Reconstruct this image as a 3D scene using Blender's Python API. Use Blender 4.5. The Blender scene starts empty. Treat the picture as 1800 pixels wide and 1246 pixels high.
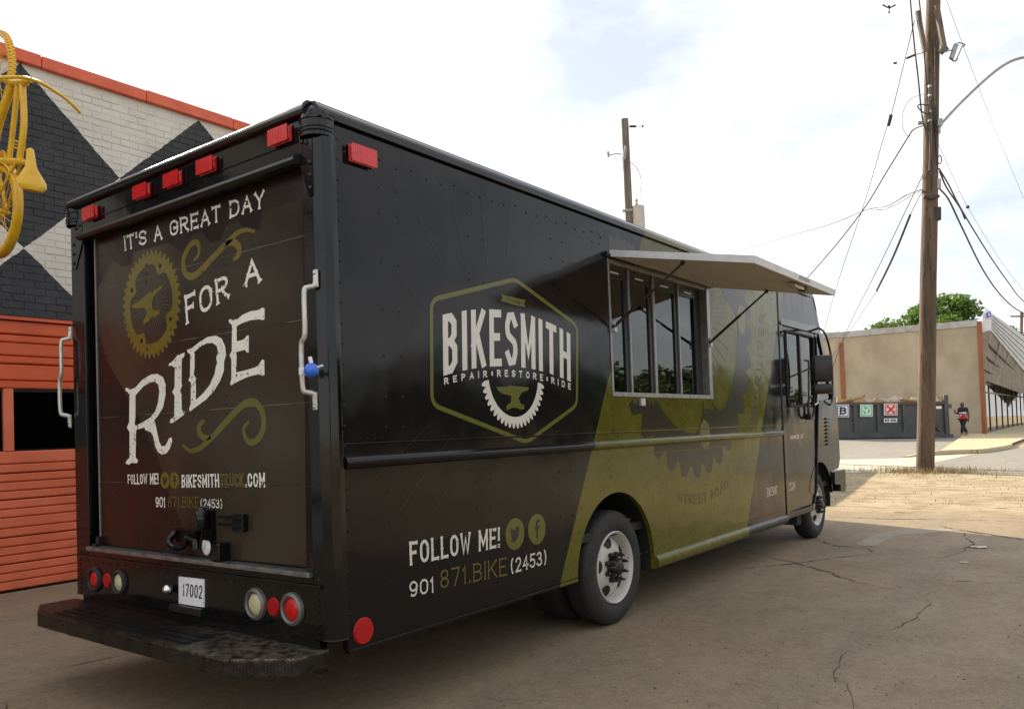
import bpy, bmesh, math, random
from mathutils import Vector, Matrix
R_ = math.radians
scn = bpy.context.scene
col = scn.collection
random.seed(7)

# ------------------------------------------------------------------ camera
CX, CY, CZ = -2.4711, -2.9169, 1.4295
YAW, PIT, ROL = 0.6415, 0.0286, 0.0347
FPX, PPY = 1418.48, 716.49                      # focal length and principal row for an 1800 px wide frame
CAM = Vector((CX, CY, CZ))
FW = Vector((math.cos(PIT)*math.cos(YAW), math.cos(PIT)*math.sin(YAW), math.sin(PIT)))
rt0 = Vector((math.sin(YAW), -math.cos(YAW), 0)); dn0 = FW.cross(rt0)
RT = rt0*math.cos(ROL) + dn0*math.sin(ROL)
DN = dn0*math.cos(ROL) - rt0*math.sin(ROL)
cd = bpy.data.cameras.new('camera'); cam = bpy.data.objects.new('camera', cd); col.objects.link(cam)
m3 = Matrix((RT, -DN, -FW)).transposed()
cam.matrix_world = Matrix.Translation(CAM) @ m3.to_4x4()
cd.sensor_width = 36; cd.lens = FPX/1800*36; cd.shift_y = (PPY-623)/1800
cd.clip_start = .05; cd.clip_end = 3000
scn.camera = cam

# ------------------------------------------------------------------ light
SUN_EL = R_(27.5); TS = Vector((.4005, .916, 0)).normalized()*math.cos(SUN_EL) + Vector((0, 0, math.sin(SUN_EL)))
sl = bpy.data.lights.new('sun', 'SUN'); sl.energy = 5.0; sl.angle = R_(.53); sl.color = (1, .87, .66)
so = bpy.data.objects.new('sun', sl); col.objects.link(so)
so.rotation_euler = TS.to_track_quat('Z', 'Y').to_euler(); so.location = (0, 0, 60)
wd = bpy.data.worlds.new('World'); scn.world = wd; wd.use_nodes = True
nt = wd.node_tree; nt.nodes.clear()
sky = nt.nodes.new('ShaderNodeTexSky'); sky.sky_type = 'NISHITA'; sky.sun_disc = False
sky.sun_elevation = SUN_EL; sky.sun_rotation = math.atan2(TS.x, TS.y); sky.air_density = 1.0; sky.dust_density = .5
tc = nt.nodes.new('ShaderNodeTexCoord'); mp = nt.nodes.new('ShaderNodeMapping'); mp.inputs['Scale'].default_value = (1, 1, 2.2)
mp.inputs['Location'].default_value = (.35, 1.1, .2)
no = nt.nodes.new('ShaderNodeTexNoise'); no.inputs['Scale'].default_value = 2.3; no.inputs['Detail'].default_value = 7; no.inputs['Roughness'].default_value = .55
cr = nt.nodes.new('ShaderNodeValToRGB'); cr.color_ramp.elements[0].position = .38; cr.color_ramp.elements[0].color = (.50,)*3+(1,)
cr.color_ramp.elements[1].position = .52; cr.color_ramp.elements[1].color = (.97,)*3+(1,)
mx = nt.nodes.new('ShaderNodeMix'); mx.data_type = 'RGBA'; mx.inputs[7].default_value = (9.6, 9.75, 10.0, 1)
bg = nt.nodes.new('ShaderNodeBackground'); bg.inputs['Strength'].default_value = .065
wo = nt.nodes.new('ShaderNodeOutputWorld')
L = nt.links.new
L(tc.outputs['Generated'], mp.inputs[0]); L(mp.outputs[0], no.inputs['Vector']); L(no.outputs[0], cr.inputs[0])
L(cr.outputs[0], mx.inputs[0]); L(sky.outputs[0], mx.inputs[6]); L(mx.outputs[2], bg.inputs[0]); L(bg.outputs[0], wo.inputs[0])
scn.view_settings.view_transform = 'Standard'; scn.view_settings.look = 'None'
scn.view_settings.exposure = 1.0; scn.view_settings.gamma = 1
scn.render.engine = 'CYCLES'
scn.cycles.max_bounces = 8; scn.cycles.transparent_max_bounces = 12

# ------------------------------------------------------------------ helpers: picture -> place
def ray(u, v): return FW + RT*((u-900)/FPX) + DN*((v-PPY)/FPX)
def pln(u, v, ax, val):
    d = ray(u, v); return CAM + d*((val-CAM[ax])/d[ax])
def dep(u, v, d): return CAM + ray(u, v)*d
def clamp(a, lo, hi): return max(lo, min(hi, a))
def gz(x, y): return clamp(x-14, 0, 80)*(.0078+.0013*(clamp(y, -4, 14)-3.5))
def gnd(u, v):
    z = 0
    for i in range(12):
        p = pln(u, v, 2, z); z = .5*z+.5*gz(p.x, p.y)
    return pln(u, v, 2, z)
SIDE = lambda u, v, y=0.: pln(u, v, 1, y)
REAR = lambda u, v, x=0.: pln(u, v, 0, x)

# ------------------------------------------------------------------ helpers: objects
ORG = {}
def tag(o, label=None, cat=None, group=None, kind=None):
    if label: o['label'] = label
    if cat: o['category'] = cat
    if group: o['group'] = group
    if kind: o['kind'] = kind
    return o
def thing(name, label, cat, loc=(0, 0, 0), group=None):
    o = bpy.data.objects.new(name, None); col.objects.link(o); o.location = loc; o.empty_display_size = .2
    ORG[o] = Vector(loc); return tag(o, label, cat, group)
class MB:
    def __init__(s): s.v = []; s.f = []
    def add(s, vs, fs):
        n = len(s.v); s.v += [Vector(a) for a in vs]; s.f += [tuple(i+n for i in f) for f in fs]; return s
    def box(s, x0, x1, y0, y1, z0, z1):
        vs = [(x, y, z) for x in (x0, x1) for y in (y0, y1) for z in (z0, z1)]
        return s.add(vs, [(0, 1, 3, 2), (4, 6, 7, 5), (0, 4, 5, 1), (2, 3, 7, 6), (0, 2, 6, 4), (1, 5, 7, 3)])
    def cbox(s, c, ax, ay, az):      # oriented box: centre and half axes
        c, ax, ay, az = map(Vector, (c, ax, ay, az))
        vs = [c+ax*i+ay*j+az*k for i in (-1, 1) for j in (-1, 1) for k in (-1, 1)]
        return s.add(vs, [(0, 1, 3, 2), (4, 6, 7, 5), (0, 4, 5, 1), (2, 3, 7, 6), (0, 2, 6, 4), (1, 5, 7, 3)])
    def prism(s, poly, d):           # polygon of 3D points pushed along d
        d = Vector(d); n = len(poly); a = [Vector(p) for p in poly]
        return s.add(a+[p+d for p in a], [tuple(range(n)), tuple(range(2*n-1, n-1, -1))]+[(i, (i+1) % n, n+(i+1) % n, n+i) for i in range(n)])
    def tube(s, path, r, n=8, closed=False, cap=True):
        path = [Vector(p) for p in path]; k = len(path); rs = r if isinstance(r, (list, tuple)) else [r]*k
        rings = []; up = None
        for i, p in enumerate(path):
            if closed: t = path[(i+1) % k]-path[i-1]
            else: t = path[min(i+1, k-1)]-path[max(i-1, 0)]
            t.normalize()
            if up is None:
                up = Vector((0, 0, 1)) if abs(t.z) < .9 else Vector((1, 0, 0))
            a = t.cross(up); a.normalize(); b = a.cross(t); up = b
            rings.append([p+(a*math.cos(q)+b*math.sin(q))*rs[i] for q in [2*math.pi*j/n for j in range(n)]])
        vs = [v for rg in rings for v in rg]; fs = []
        for i in range(k if closed else k-1):
            i2 = (i+1) % k
            fs += [(i*n+j, i*n+(j+1) % n, i2*n+(j+1) % n, i2*n+j) for j in range(n)]
        if cap and not closed: fs += [tuple(range(n-1, -1, -1)), tuple((k-1)*n+j for j in range(n))]
        return s.add(vs, fs)
    def lathe(s, prof, c, axis, n=32):   # prof = [(radius, along)]
        c = Vector(c); t = Vector(axis).normalized(); up = Vector((0, 0, 1)) if abs(t.z) < .9 else Vector((1, 0, 0))
        a = t.cross(up).normalized(); b = a.cross(t)
        vs = [c+t*h+(a*math.cos(2*math.pi*j/n)+b*math.sin(2*math.pi*j/n))*max(r, 1e-4) for r, h in prof for j in range(n)]
        fs = [(i*n+j, i*n+(j+1) % n, (i+1)*n+(j+1) % n, (i+1)*n+j) for i in range(len(prof)-1) for j in range(n)]
        return s.add(vs, fs)
    def sphere(s, c, r, n=12, m=8, sc=(1, 1, 1)):
        c = Vector(c); vs = []
        for i in range(m+1):
            th = math.pi*i/m; rr = max(math.sin(th), .001)
            for j in range(n):
                ph = 2*math.pi*j/n; vs.append(c+Vector((rr*math.cos(ph)*r*sc[0], rr*math.sin(ph)*r*sc[1], math.cos(th)*r*sc[2])))
        return s.add(vs, [(i*n+j, (i+1)*n+j, (i+1)*n+(j+1) % n, i*n+(j+1) % n) for i in range(m) for j in range(n)])
    def mesh(s, name, off=Vector(), bevel=0, fix=True):
        me = bpy.data.meshes.new(name); me.from_pydata([tuple(v-off) for v in s.v], [], s.f)
        if bevel or fix:
            bm = bmesh.new(); bm.from_mesh(me)
            if bevel:
                bmesh.ops.remove_doubles(bm, verts=bm.verts, dist=1e-5)
                bmesh.ops.bevel(bm, geom=[e for e in bm.edges if len(e.link_faces) == 2 and e.calc_face_angle(0) > .5], offset=bevel, segments=2, affect='EDGES', profile=.5, clamp_overlap=True)
            bmesh.ops.recalc_face_normals(bm, faces=bm.faces); bm.to_mesh(me); bm.free()
        return me
    def build(s, name, mat, parent=None, smooth=False, bevel=0, fix=True, **kw):
        sg = getattr(s, 'seg', [])
        if len(sg) > 1:                  # several lines of print: one object each
            sg = sg+[(len(s.v), len(s.f))]; o = None
            for (v0, f0), (v1, f1) in zip(sg[:-1], sg[1:]):
                q = MB(); q.v = s.v[v0:v1]; q.f = [tuple(i-v0 for i in f) for f in s.f[f0:f1]]; o = q.build(name, mat, parent, smooth, bevel, fix, **kw)
            return o
        off = ORG[parent] if parent else Vector()
        me = s.mesh(name, off, bevel, fix); me.materials.append(mat)
        o = bpy.data.objects.new(name, me); col.objects.link(o); ORG[o] = off
        if parent: o.parent = parent
        if smooth:
            me.polygons.foreach_set('use_smooth', [True]*len(me.polygons))
            try: me.set_sharp_from_angle(angle=R_(38))
            except Exception: pass
        return tag(o, **kw)
def arcpts(c, r, a0, a1, n): return [(c[0]+r*math.cos(R_(a0+(a1-a0)*i/n)), c[1]+r*math.sin(R_(a0+(a1-a0)*i/n))) for i in range(n+1)]
def bez(pts, n=10):                      # Catmull-Rom through points
    P = [Vector(p) for p in pts]; P = [P[0]*2-P[1]]+P+[P[-1]*2-P[-2]]; o = []
    for i in range(1, len(P)-2):
        a, b, c, d = P[i-1:i+3]
        for k in range(n):
            t = k/n; o.append(.5*((2*b)+(c-a)*t+(2*a-5*b+4*c-d)*t*t+(3*b-a-3*c+d)*t**3))
    o.append(P[-2]); return o

# ------------------------------------------------------------------ materials
def mat(name, c, rough=.5, metal=0, coat=0, c2=None, scale=6, bump=0, bscale=40, spec=.5, detail=5, lo=.35, hi=.65, stretch=(1, 1, 1), rvar=0):
    m = bpy.data.materials.new(name); m.use_nodes = True; n = m.node_tree; b = n.nodes['Principled BSDF']
    b.inputs['Base Color'].default_value = (*c, 1); b.inputs['Roughness'].default_value = rough; b.inputs['Metallic'].default_value = metal
    b.inputs['Coat Weight'].default_value = coat; b.inputs['Coat Roughness'].default_value = .05; b.inputs['Specular IOR Level'].default_value = spec
    g = n.nodes.new('ShaderNodeNewGeometry'); mp = n.nodes.new('ShaderNodeMapping'); mp.inputs['Scale'].default_value = stretch
    n.links.new(g.outputs['Position'], mp.inputs[0])
    no = n.nodes.new('ShaderNodeTexNoise'); no.inputs['Scale'].default_value = scale; no.inputs['Detail'].default_value = detail
    n.links.new(mp.outputs[0], no.inputs['Vector'])
    if c2 is None: c2 = tuple(min(1, a*1.18+.004) for a in c)
    r = n.nodes.new('ShaderNodeValToRGB'); e = r.color_ramp.elements
    e[0].position = lo; e[0].color = (*c, 1); e[1].position = hi; e[1].color = (*c2, 1)
    n.links.new(no.outputs[0], r.inputs[0]); n.links.new(r.outputs[0], b.inputs['Base Color'])
    if rvar:
        mr = n.nodes.new('ShaderNodeMapRange'); mr.inputs[1].default_value = .3; mr.inputs[2].default_value = .7
        mr.inputs[3].default_value = max(0, rough-rvar); mr.inputs[4].default_value = min(1, rough+rvar)
        n.links.new(no.outputs[0], mr.inputs[0]); n.links.new(mr.outputs[0], b.inputs['Roughness'])
    if bump:
        nb = n.nodes.new('ShaderNodeTexNoise'); nb.inputs['Scale'].default_value = bscale; nb.inputs['Detail'].default_value = 6
        n.links.new(mp.outputs[0], nb.inputs['Vector'])
        bp = n.nodes.new('ShaderNodeBump'); bp.inputs['Strength'].default_value = 1; bp.inputs['Distance'].default_value = bump
        n.links.new(nb.outputs[0], bp.inputs['Height']); n.links.new(bp.outputs[0], b.inputs['Normal'])
    return m
class NX:                                # little node-expression helper
    def __init__(s, m): s.t = m.node_tree; s.b = s.t.nodes['Principled BSDF']
    def pos(s):
        g = s.t.nodes.new('ShaderNodeNewGeometry'); x = s.t.nodes.new('ShaderNodeSeparateXYZ'); s.t.links.new(g.outputs['Position'], x.inputs[0]); s.P = g.outputs['Position']; return x.outputs
    def op(s, k, a, b=0., c=None):
        n = s.t.nodes.new('ShaderNodeMath'); n.operation = k
        for i, q in enumerate((a, b) if c is None else (a, b, c)):
            if isinstance(q, (int, float)): n.inputs[i].default_value = q
            else: s.t.links.new(q, n.inputs[i])
        return n.outputs[0]
    def noise(s, scale, detail=5, vec=None, stretch=None, rough=.5):
        n = s.t.nodes.new('ShaderNodeTexNoise'); n.inputs['Scale'].default_value = scale; n.inputs['Detail'].default_value = detail; n.inputs['Roughness'].default_value = rough
        v = vec or s.P
        if stretch:
            mp = s.t.nodes.new('ShaderNodeMapping'); mp.inputs['Scale'].default_value = stretch; s.t.links.new(v, mp.inputs[0]); v = mp.outputs[0]
        s.t.links.new(v, n.inputs['Vector']); return n.outputs[0]
    def mix(s, f, a, b):
        n = s.t.nodes.new('ShaderNodeMix'); n.data_type = 'RGBA'
        for i, q in ((0, f), (6, a), (7, b)):
            if isinstance(q, tuple): n.inputs[i].default_value = (*q, 1)
            elif isinstance(q, (int, float)): n.inputs[i].default_value = q
            else: s.t.links.new(q, n.inputs[i])
        return n.outputs[2]
    def ramp(s, f, p0, p1, a=0., b=1.):
        n = s.t.nodes.new('ShaderNodeMapRange'); s.t.links.new(f, n.inputs[0])
        for i, q in enumerate((p0, p1, a, b)): n.inputs[i+1].default_value = q
        return n.outputs[0]
    def color(s, c): s.t.links.new(c, s.b.inputs['Base Color'])
    def rough(s, c): s.t.links.new(c, s.b.inputs['Roughness'])
    def bump(s, h, d):
        n = s.t.nodes.new('ShaderNodeBump'); n.inputs['Distance'].default_value = d; n.inputs['Strength'].default_value = 1
        s.t.links.new(h, n.inputs['Height']); s.t.links.new(n.outputs[0], s.b.inputs['Normal'])

BLACKV = (.0068, .0062, .0072); OLIVE = (.098, .090, .0105)
# truck side wrap: near-black vinyl with a slanted olive band, worn specks in the print
M = {}
def wrap():
    m = mat('truck_wrap', BLACKV, .10, spec=.29); x = NX(m); X, Y, Z = x.pos()
    e1 = x.op('SUBTRACT', X, x.op('MULTIPLY_ADD', x.op('SUBTRACT', Z, .44), .538, 1.89))
    e2 = x.op('SUBTRACT', x.op('MULTIPLY_ADD', x.op('SUBTRACT', Z, .32), .562, 5.13), X)
    band = x.op('MULTIPLY', x.op('GREATER_THAN', e1, 0.), x.op('GREATER_THAN', e2, 0.))
    n1 = x.noise(34, 3); n2 = x.noise(3.1, 2); n3 = x.noise(9, 5)
    wear = x.op('MULTIPLY', x.op('GREATER_THAN', n1, .63), x.op('GREATER_THAN', n2, .50))
    ol = x.mix(x.ramp(n3, .3, .7), OLIVE, (.122, .108, .015))
    ol = x.mix(x.ramp(x.noise(1.3, 6, rough=.65), .46, .68, 0, .55), ol, (.050, .045, .008)); ol = x.mix(x.ramp(x.noise(16, 6, rough=.7), .5, .66, 0, .35), ol, (.045, .040, .010))
    ol = x.mix(x.op('MULTIPLY', wear, .8), ol, (.020, .017, .012))
    dk = x.mix(x.ramp(x.noise(1.2, 3), .35, .65), BLACKV, (.0085, .0060, .0056))
    x.color(x.mix(band, dk, ol)); x.rough(x.ramp(x.noise(5, 4), .3, .7, .07, .16))
    x.bump(x.noise(1.6, 2), .010); return m
M['wrap'] = wrap()
M['gloss'] = mat('black_gloss_paint', (.0038, .0038, .0042), .10, coat=.0, spec=.42, c2=(.007, .0065, .0065), scale=4, bump=.002, bscale=3, rvar=.06)
M['trim'] = mat('black_trim', (.008, .0075, .0075), .38, c2=(.014, .013, .012), scale=20)
def doormat():
    m = mat('rear_door_wrap', (.02, .012, .01), .2, spec=.34); x = NX(m); x.pos()
    x.color(x.mix(x.ramp(x.noise(1.5, 3), .35, .65), (.0125, .0050, .0046), (.018, .0085, .0070)))
    x.rough(x.ramp(x.noise(6, 4), .3, .7, .2, .32)); x.bump(x.noise(2.5, 2), .006); return m
M['door'] = doormat()
M['ghost'] = mat('rear_ghost_print', (.050, .037, .0235), .2, spec=.34, c2=(.030, .019, .0135), scale=1.4, bump=.004, bscale=2.5)
def printmat(name, c, wear=.63, sc=38, hole=(.03, .018, .014), spread=.48):
    m = mat(name, c, .16, spec=.36); x = NX(m); x.pos()
    w = x.op('MULTIPLY', x.op('GREATER_THAN', x.noise(sc, 3), wear), x.op('GREATER_THAN', x.noise(6, 2), spread))
    x.color(x.mix(w, x.mix(x.ramp(x.noise(12, 3), .3, .7), c, tuple(a*.93 for a in c)), hole)); return m
M['white'] = printmat('white_print', (.84, .81, .73), .62, 45)
M['white2'] = printmat('white_logo_print', (.62, .60, .53), .8)
M['gold'] = printmat('gold_print', (.165, .125, .022), .66, 40)
M['olive_p'] = printmat('olive_print', (.118, .115, .022), .7)
M['phone'] = printmat('dull_gold_print', (.15, .115, .024), .66, 50)
M['shade_p'] = printmat('ghost_gear_print', (.026, .021, .0145), .74, 20, (.1, .09, .02))
M['shade_t'] = printmat('ghost_letter_print', (.042, .036, .013), .6, 30, (.11, .1, .02))
M['ray'] = mat('faint_ray_print', (.0125, .0118, .0122), .12, spec=.36)
M['spoke'] = mat('faint_spoke_print', (.075, .062, .038), .3)
M['dkink'] = mat('dark_ink', (.016, .014, .010), .4)
M['silver'] = mat('brushed_aluminium', (.24, .24, .235), .36, .8, c2=(.34, .335, .32), scale=25, rvar=.1)
M['satin'] = mat('satin_aluminium_edge', (.66, .67, .68), .45, .1, c2=(.58, .58, .58), scale=14)
M['chrome'] = mat('chrome', (.7, .69, .66), .12, 1)
M['zinc'] = mat('zinc_handle', (.62, .60, .56), .35, .6, c2=(.5, .48, .44), scale=30)
M['beige'] = mat('awning_liner', (.66, .59, .47), .55, c2=(.60, .53, .42), scale=3)
M['rubber'] = mat('tyre_rubber', (.014, .0135, .013), .72, c2=(.024, .022, .02), scale=18, bump=.002, bscale=60)
M['rim'] = mat('white_wheel_paint', (.50, .485, .44), .38, c2=(.41, .38, .33), scale=9, lo=.45, hi=.75, coat=.2)
M['darkring'] = mat('dull_steel_ring', (.16, .15, .14), .4, .6)
M['black'] = mat('dark_cavity', (.006, .006, .006), .7)
def lens(name, c, e=0):
    m = mat(name, c, .12, coat=.15, c2=tuple(a*.75 for a in c), scale=40); b = m.node_tree.nodes['Principled BSDF']
    x = NX(m); X, Y, Z = x.pos(); x.bump(x.op('SINE', x.op('MULTIPLY', x.op('ADD', X, Y), 420.)), .0005); b.inputs['Subsurface Weight'].default_value = .0; b.inputs['Subsurface Scale'].default_value = .02; return m
M['red'] = lens('red_lens', (.66, .004, .006)); M['cream'] = lens('cream_lens', (.60, .55, .31))
M['redref'] = mat('red_reflector', (.36, .006, .006), .3, spec=.3, bump=.002, bscale=220)
def glass(name, tint, ior=1.5, base=.04):
    m = bpy.data.materials.new(name); m.use_nodes = True; t = m.node_tree; t.nodes.remove(t.nodes['Principled BSDF'])
    o = t.nodes['Material Output']; gl = t.nodes.new('ShaderNodeBsdfGlossy'); gl.inputs['Roughness'].default_value = .015
    tr = t.nodes.new('ShaderNodeBsdfTransparent'); tr.inputs[0].default_value = (*tint, 1)
    fr = t.nodes.new('ShaderNodeFresnel'); fr.inputs[0].default_value = ior
    no = t.nodes.new('ShaderNodeTexNoise'); no.inputs['Scale'].default_value = 1.3; bp = t.nodes.new('ShaderNodeBump'); bp.inputs['Distance'].default_value = .004
    g = t.nodes.new('ShaderNodeNewGeometry'); t.links.new(g.outputs['Position'], no.inputs['Vector']); t.links.new(no.outputs[0], bp.inputs['Height']); t.links.new(bp.outputs[0], gl.inputs['Normal'])
    mx = t.nodes.new('ShaderNodeMixShader'); t.links.new(fr.outputs[0], mx.inputs[0]); t.links.new(tr.outputs[0], mx.inputs[1]); t.links.new(gl.outputs[0], mx.inputs[2]); t.links.new(mx.outputs[0], o.inputs[0])
    return m
M['glass'] = glass('tinted_window_glass', (.22, .24, .24), 2.0); M['cabglass'] = glass('cab_glass', (.80, .90, .84), 2.0)
M['shopglass'] = glass('shop_glass', (.35, .38, .36), 2.0); M['doorglass'] = glass('garage_glass', (.16, .17, .16), 1.9)
def plate():
    m = mat('diamond_plate', (.045, .042, .040), .32, .75); x = NX(m); X, Y, Z = x.pos()
    XZ = x.op('ADD', X, Z); a = x.op('SINE', x.op('MULTIPLY', x.op('ADD', XZ, Y), 230.)); b = x.op('SINE', x.op('MULTIPLY', x.op('SUBTRACT', XZ, Y), 230.))
    h = x.op('MAXIMUM', x.op('SUBTRACT', x.op('MULTIPLY', a, b), .25), 0.); x.bump(h, .0025)
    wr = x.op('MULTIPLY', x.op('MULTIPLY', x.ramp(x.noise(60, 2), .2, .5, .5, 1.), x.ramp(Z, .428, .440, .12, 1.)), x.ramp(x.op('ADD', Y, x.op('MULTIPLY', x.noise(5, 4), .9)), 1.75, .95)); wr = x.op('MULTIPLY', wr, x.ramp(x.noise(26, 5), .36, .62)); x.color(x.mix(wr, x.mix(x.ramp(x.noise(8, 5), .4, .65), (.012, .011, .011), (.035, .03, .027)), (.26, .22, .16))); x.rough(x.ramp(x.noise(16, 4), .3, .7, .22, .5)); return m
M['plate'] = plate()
def conc(name, a, b, c, stain=.5):
    m = mat(name, a, .85); x = NX(m); x.pos()
    big = x.noise(.33, 5, rough=.6); mid = x.noise(1.5, 7, rough=.68); fine = x.noise(55, 5, rough=.75); drag = x.noise(.9, 6, stretch=(.45, 1.9, 1), rough=.62); grit = x.noise(150, 3, rough=.8)
    col1 = x.mix(x.ramp(big, .38, .62), a, b); col1 = x.mix(x.ramp(drag, .44, .66, 0, .85), col1, c)
    col1 = x.mix(x.ramp(x.noise(.55, 5, rough=.6), .56, .70, 0, .55), col1, (a[0]*1.22, a[1]*1.02, a[2]*.92))
    col1 = x.mix(x.ramp(mid, .54, .74, 0, stain), col1, tuple(q*.45 for q in a)); col1 = x.mix(x.ramp(mid, .44, .28, 0, .35), col1, tuple(q*1.3 for q in b))
    col1 = x.mix(x.ramp(x.noise(7, 8, rough=.78), .46, .60, 0, .5), col1, tuple(q*.52 for q in a)); col1 = x.mix(x.ramp(x.noise(22, 6, rough=.8), .47, .57, 0, .38), col1, tuple(min(1, q*1.35) for q in b)); col1 = x.mix(x.ramp(fine, .44, .60, 0, .45), col1, tuple(q*.5 for q in b)); col1 = x.mix(x.ramp(grit, .47, .58, 0, .40), col1, tuple(min(1, q*1.45) for q in b))
    sp = x.op('GREATER_THAN', x.noise(70, 2), .715); col1 = x.mix(x.op('MULTIPLY', sp, .7), col1, (.04, .032, .024))
    x.color(col1); x.rough(x.ramp(mid, .3, .7, .6, .92)); x.bump(x.op('ADD', fine, grit), .004); return m
M['conc'] = conc('stained_concrete', (.225, .166, .100), (.290, .220, .138), (.150, .126, .092), .7)
M['apron'] = conc('pale_concrete', (.50, .45, .36), (.56, .51, .41), (.44, .39, .31), .25)
M['asph'] = conc('worn_asphalt', (.225, .205, .175), (.265, .24, .205), (.19, .175, .15), .25)
M['walk'] = conc('sandy_pavement', (.48, .39, .235), (.54, .45, .28), (.42, .34, .21), .3)
def dirt():
    m = mat('dry_dirt', (.3, .22, .12), .95); x = NX(m); x.pos()
    a = x.noise(.7, 6, rough=.65); b = x.noise(3.5, 7, stretch=(1, .5, 1), rough=.7); f = x.noise(40, 6, rough=.75)
    c = x.mix(x.ramp(a, .38, .62), (.44, .345, .21), (.58, .48, .32)); c = x.mix(x.ramp(b, .48, .64, 0, .9), c, (.26, .18, .10)); c = x.mix(x.ramp(x.noise(1.9, 5), .62, .72), c, (.15, .145, .06))
    x.color(x.mix(x.ramp(f, .35, .7, 0, .5), c, (.13, .085, .045))); x.bump(x.op('ADD', f, b), .03); return m
M['dirt'] = dirt()
M['crack'] = mat('crack_dirt', (.035, .027, .020), .95, c2=(.07, .055, .038), scale=15)
def brick():
    m = mat('painted_brick', (.5, .48, .44), .6); x = NX(m); X, Y, Z = x.pos()
    wob = x.op('MULTIPLY', x.op('SUBTRACT', x.noise(11, 3), .5), .02)
    # crisp painted diamonds, 2.02 m by 1.91 m, black on warm white
    def tri(q, c, h):
        t = x.op('DIVIDE', x.op('SUBTRACT', q, c), 2*h); return x.op('ABSOLUTE', x.op('SUBTRACT', t, x.op('ROUND', t)))
    s = x.op('ADD', x.op('ADD', tri(X, 1.15, 1.01), tri(Z, 4.425, .955)), wob)
    k = x.op('LESS_THAN', s, .5)
    w = x.mix(x.ramp(x.noise(2.5, 5), .35, .7), (.68, .64, .57), (.58, .54, .475)); d = x.mix(x.ramp(x.noise(3.5, 5), .35, .7), (.018, .018, .021), (.034, .033, .036))
    x.color(x.mix(k, w, d)); x.bump(x.noise(55, 5), .004); return m
M['brick'] = brick()
M['litcoral'] = mat('coral_paint_light_tint', (.68, .11, .03), .5, c2=(.58, .09, .026), scale=3, bump=.002, bscale=30)  # door paint again, more saturated: light on the upper door put into colour
M['redtrim'] = mat('coral_coping_paint', (.72, .13, .055), .5, c2=(.62, .10, .04), scale=5, bump=.003, bscale=25)
M['reddoor'] = mat('coral_door_paint', (.78, .19, .095), .45, c2=(.68, .155, .075), scale=3)
M['yellow'] = mat('yellow_bicycle_paint', (.78, .46, .010), .35, coat=.2, c2=(.68, .38, .008), scale=12)
M['blue'] = mat('blue_plastic', (.02, .12, .62), .22, coat=.4)
M['plastic'] = mat('white_plastic', (.7, .7, .72), .4)
def wood(name, a, b):
    m = mat(name, a, .85); x = NX(m); x.pos()
    g = x.noise(9, 6, stretch=(1, 1, .06), rough=.65); h = x.noise(1.2, 4, stretch=(1, 1, .35))
    c = x.mix(x.ramp(g, .35, .65), a, b); c = x.mix(x.ramp(h, .45, .7, 0, .7), c, tuple(q*.45 for q in a)); x.color(x.mix(x.op('MULTIPLY', x.op('GREATER_THAN', x.noise(30, 4, stretch=(1, 1, .03)), .62), .75), c, (.02, .014, .01)))
    x.bump(g, .03); return m
M['pole'] = wood('weathered_pole_wood', (.080, .049, .031), (.145, .096, .062)); M['pole2'] = wood('grey_pole_wood', (.13, .105, .085), (.20, .165, .135))
M['wire'] = mat('black_cable', (.02, .02, .022), .6); M['galv'] = mat('galvanised_steel', (.36, .37, .37), .5, .5, c2=(.28, .28, .28), scale=12)
M['xfmr'] = mat('grey_transformer_paint', (.50, .50, .48), .5, c2=(.42, .41, .39), scale=4)
M['stucco'] = mat('beige_stucco', (.49, .41, .295), .9, c2=(.37, .305, .215), scale=.9, detail=8, bump=.02, bscale=25, stretch=(1, 1, .6))
M['rust'] = mat('rust_orange_paint', (.36, .115, .035), .6, c2=(.24, .085, .035), scale=4, stretch=(1, 1, .2), bump=.01)
M['flash'] = mat('roof_flashing', (.48, .47, .45), .5, .2, c2=(.34, .33, .32), scale=2.5)
M['fascia'] = mat('white_fascia', (.60, .60, .59), .55, c2=(.50, .49, .47), scale=1.5)
M['soffit'] = mat('soffit_board', (.34, .29, .22), .8, c2=(.24, .20, .15), scale=2)
M['darkmetal'] = mat('dark_bronze_metal', (.035, .03, .028), .45, .3); M['postgrey'] = mat('grey_post_paint', (.28, .27, .26), .6)
M['dump'] = mat('dumpster_paint', (.050, .056, .060), .5, c2=(.075, .078, .078), scale=1.5, bump=.01, bscale=4); M['dumprust'] = mat('scraped_rim', (.11, .075, .05), .7, c2=(.06, .06, .06), scale=6)
M['signw'] = mat('sign_white', (.74, .76, .78), .5); M['navy'] = mat('sign_navy', (.012, .018, .07), .5); M['sgreen'] = mat('sign_green', (.10, .36, .22), .5); M['pgreen'] = mat('sign_pale_green', (.50, .68, .56), .5)
M['sred'] = mat('sign_red', (.50, .03, .03), .5); M['pred'] = mat('sign_pale_red', (.74, .52, .48), .5); M['sblue'] = mat('sign_blue', (.05, .07, .36), .5)
M['card'] = mat('cardboard', (.40, .26, .13), .9, c2=(.5, .34, .2), scale=3); M['paperw'] = mat('white_scrap', (.52, .46, .38), .8, c2=(.62, .58, .5), scale=3); M['woods'] = mat('scrap_timber', (.34, .21, .11), .85, c2=(.5, .36, .2), scale=7)
M['bark'] = mat('tree_bark', (.07, .05, .035), .95, c2=(.12, .09, .06), scale=6, bump=.05, bscale=8)
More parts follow.
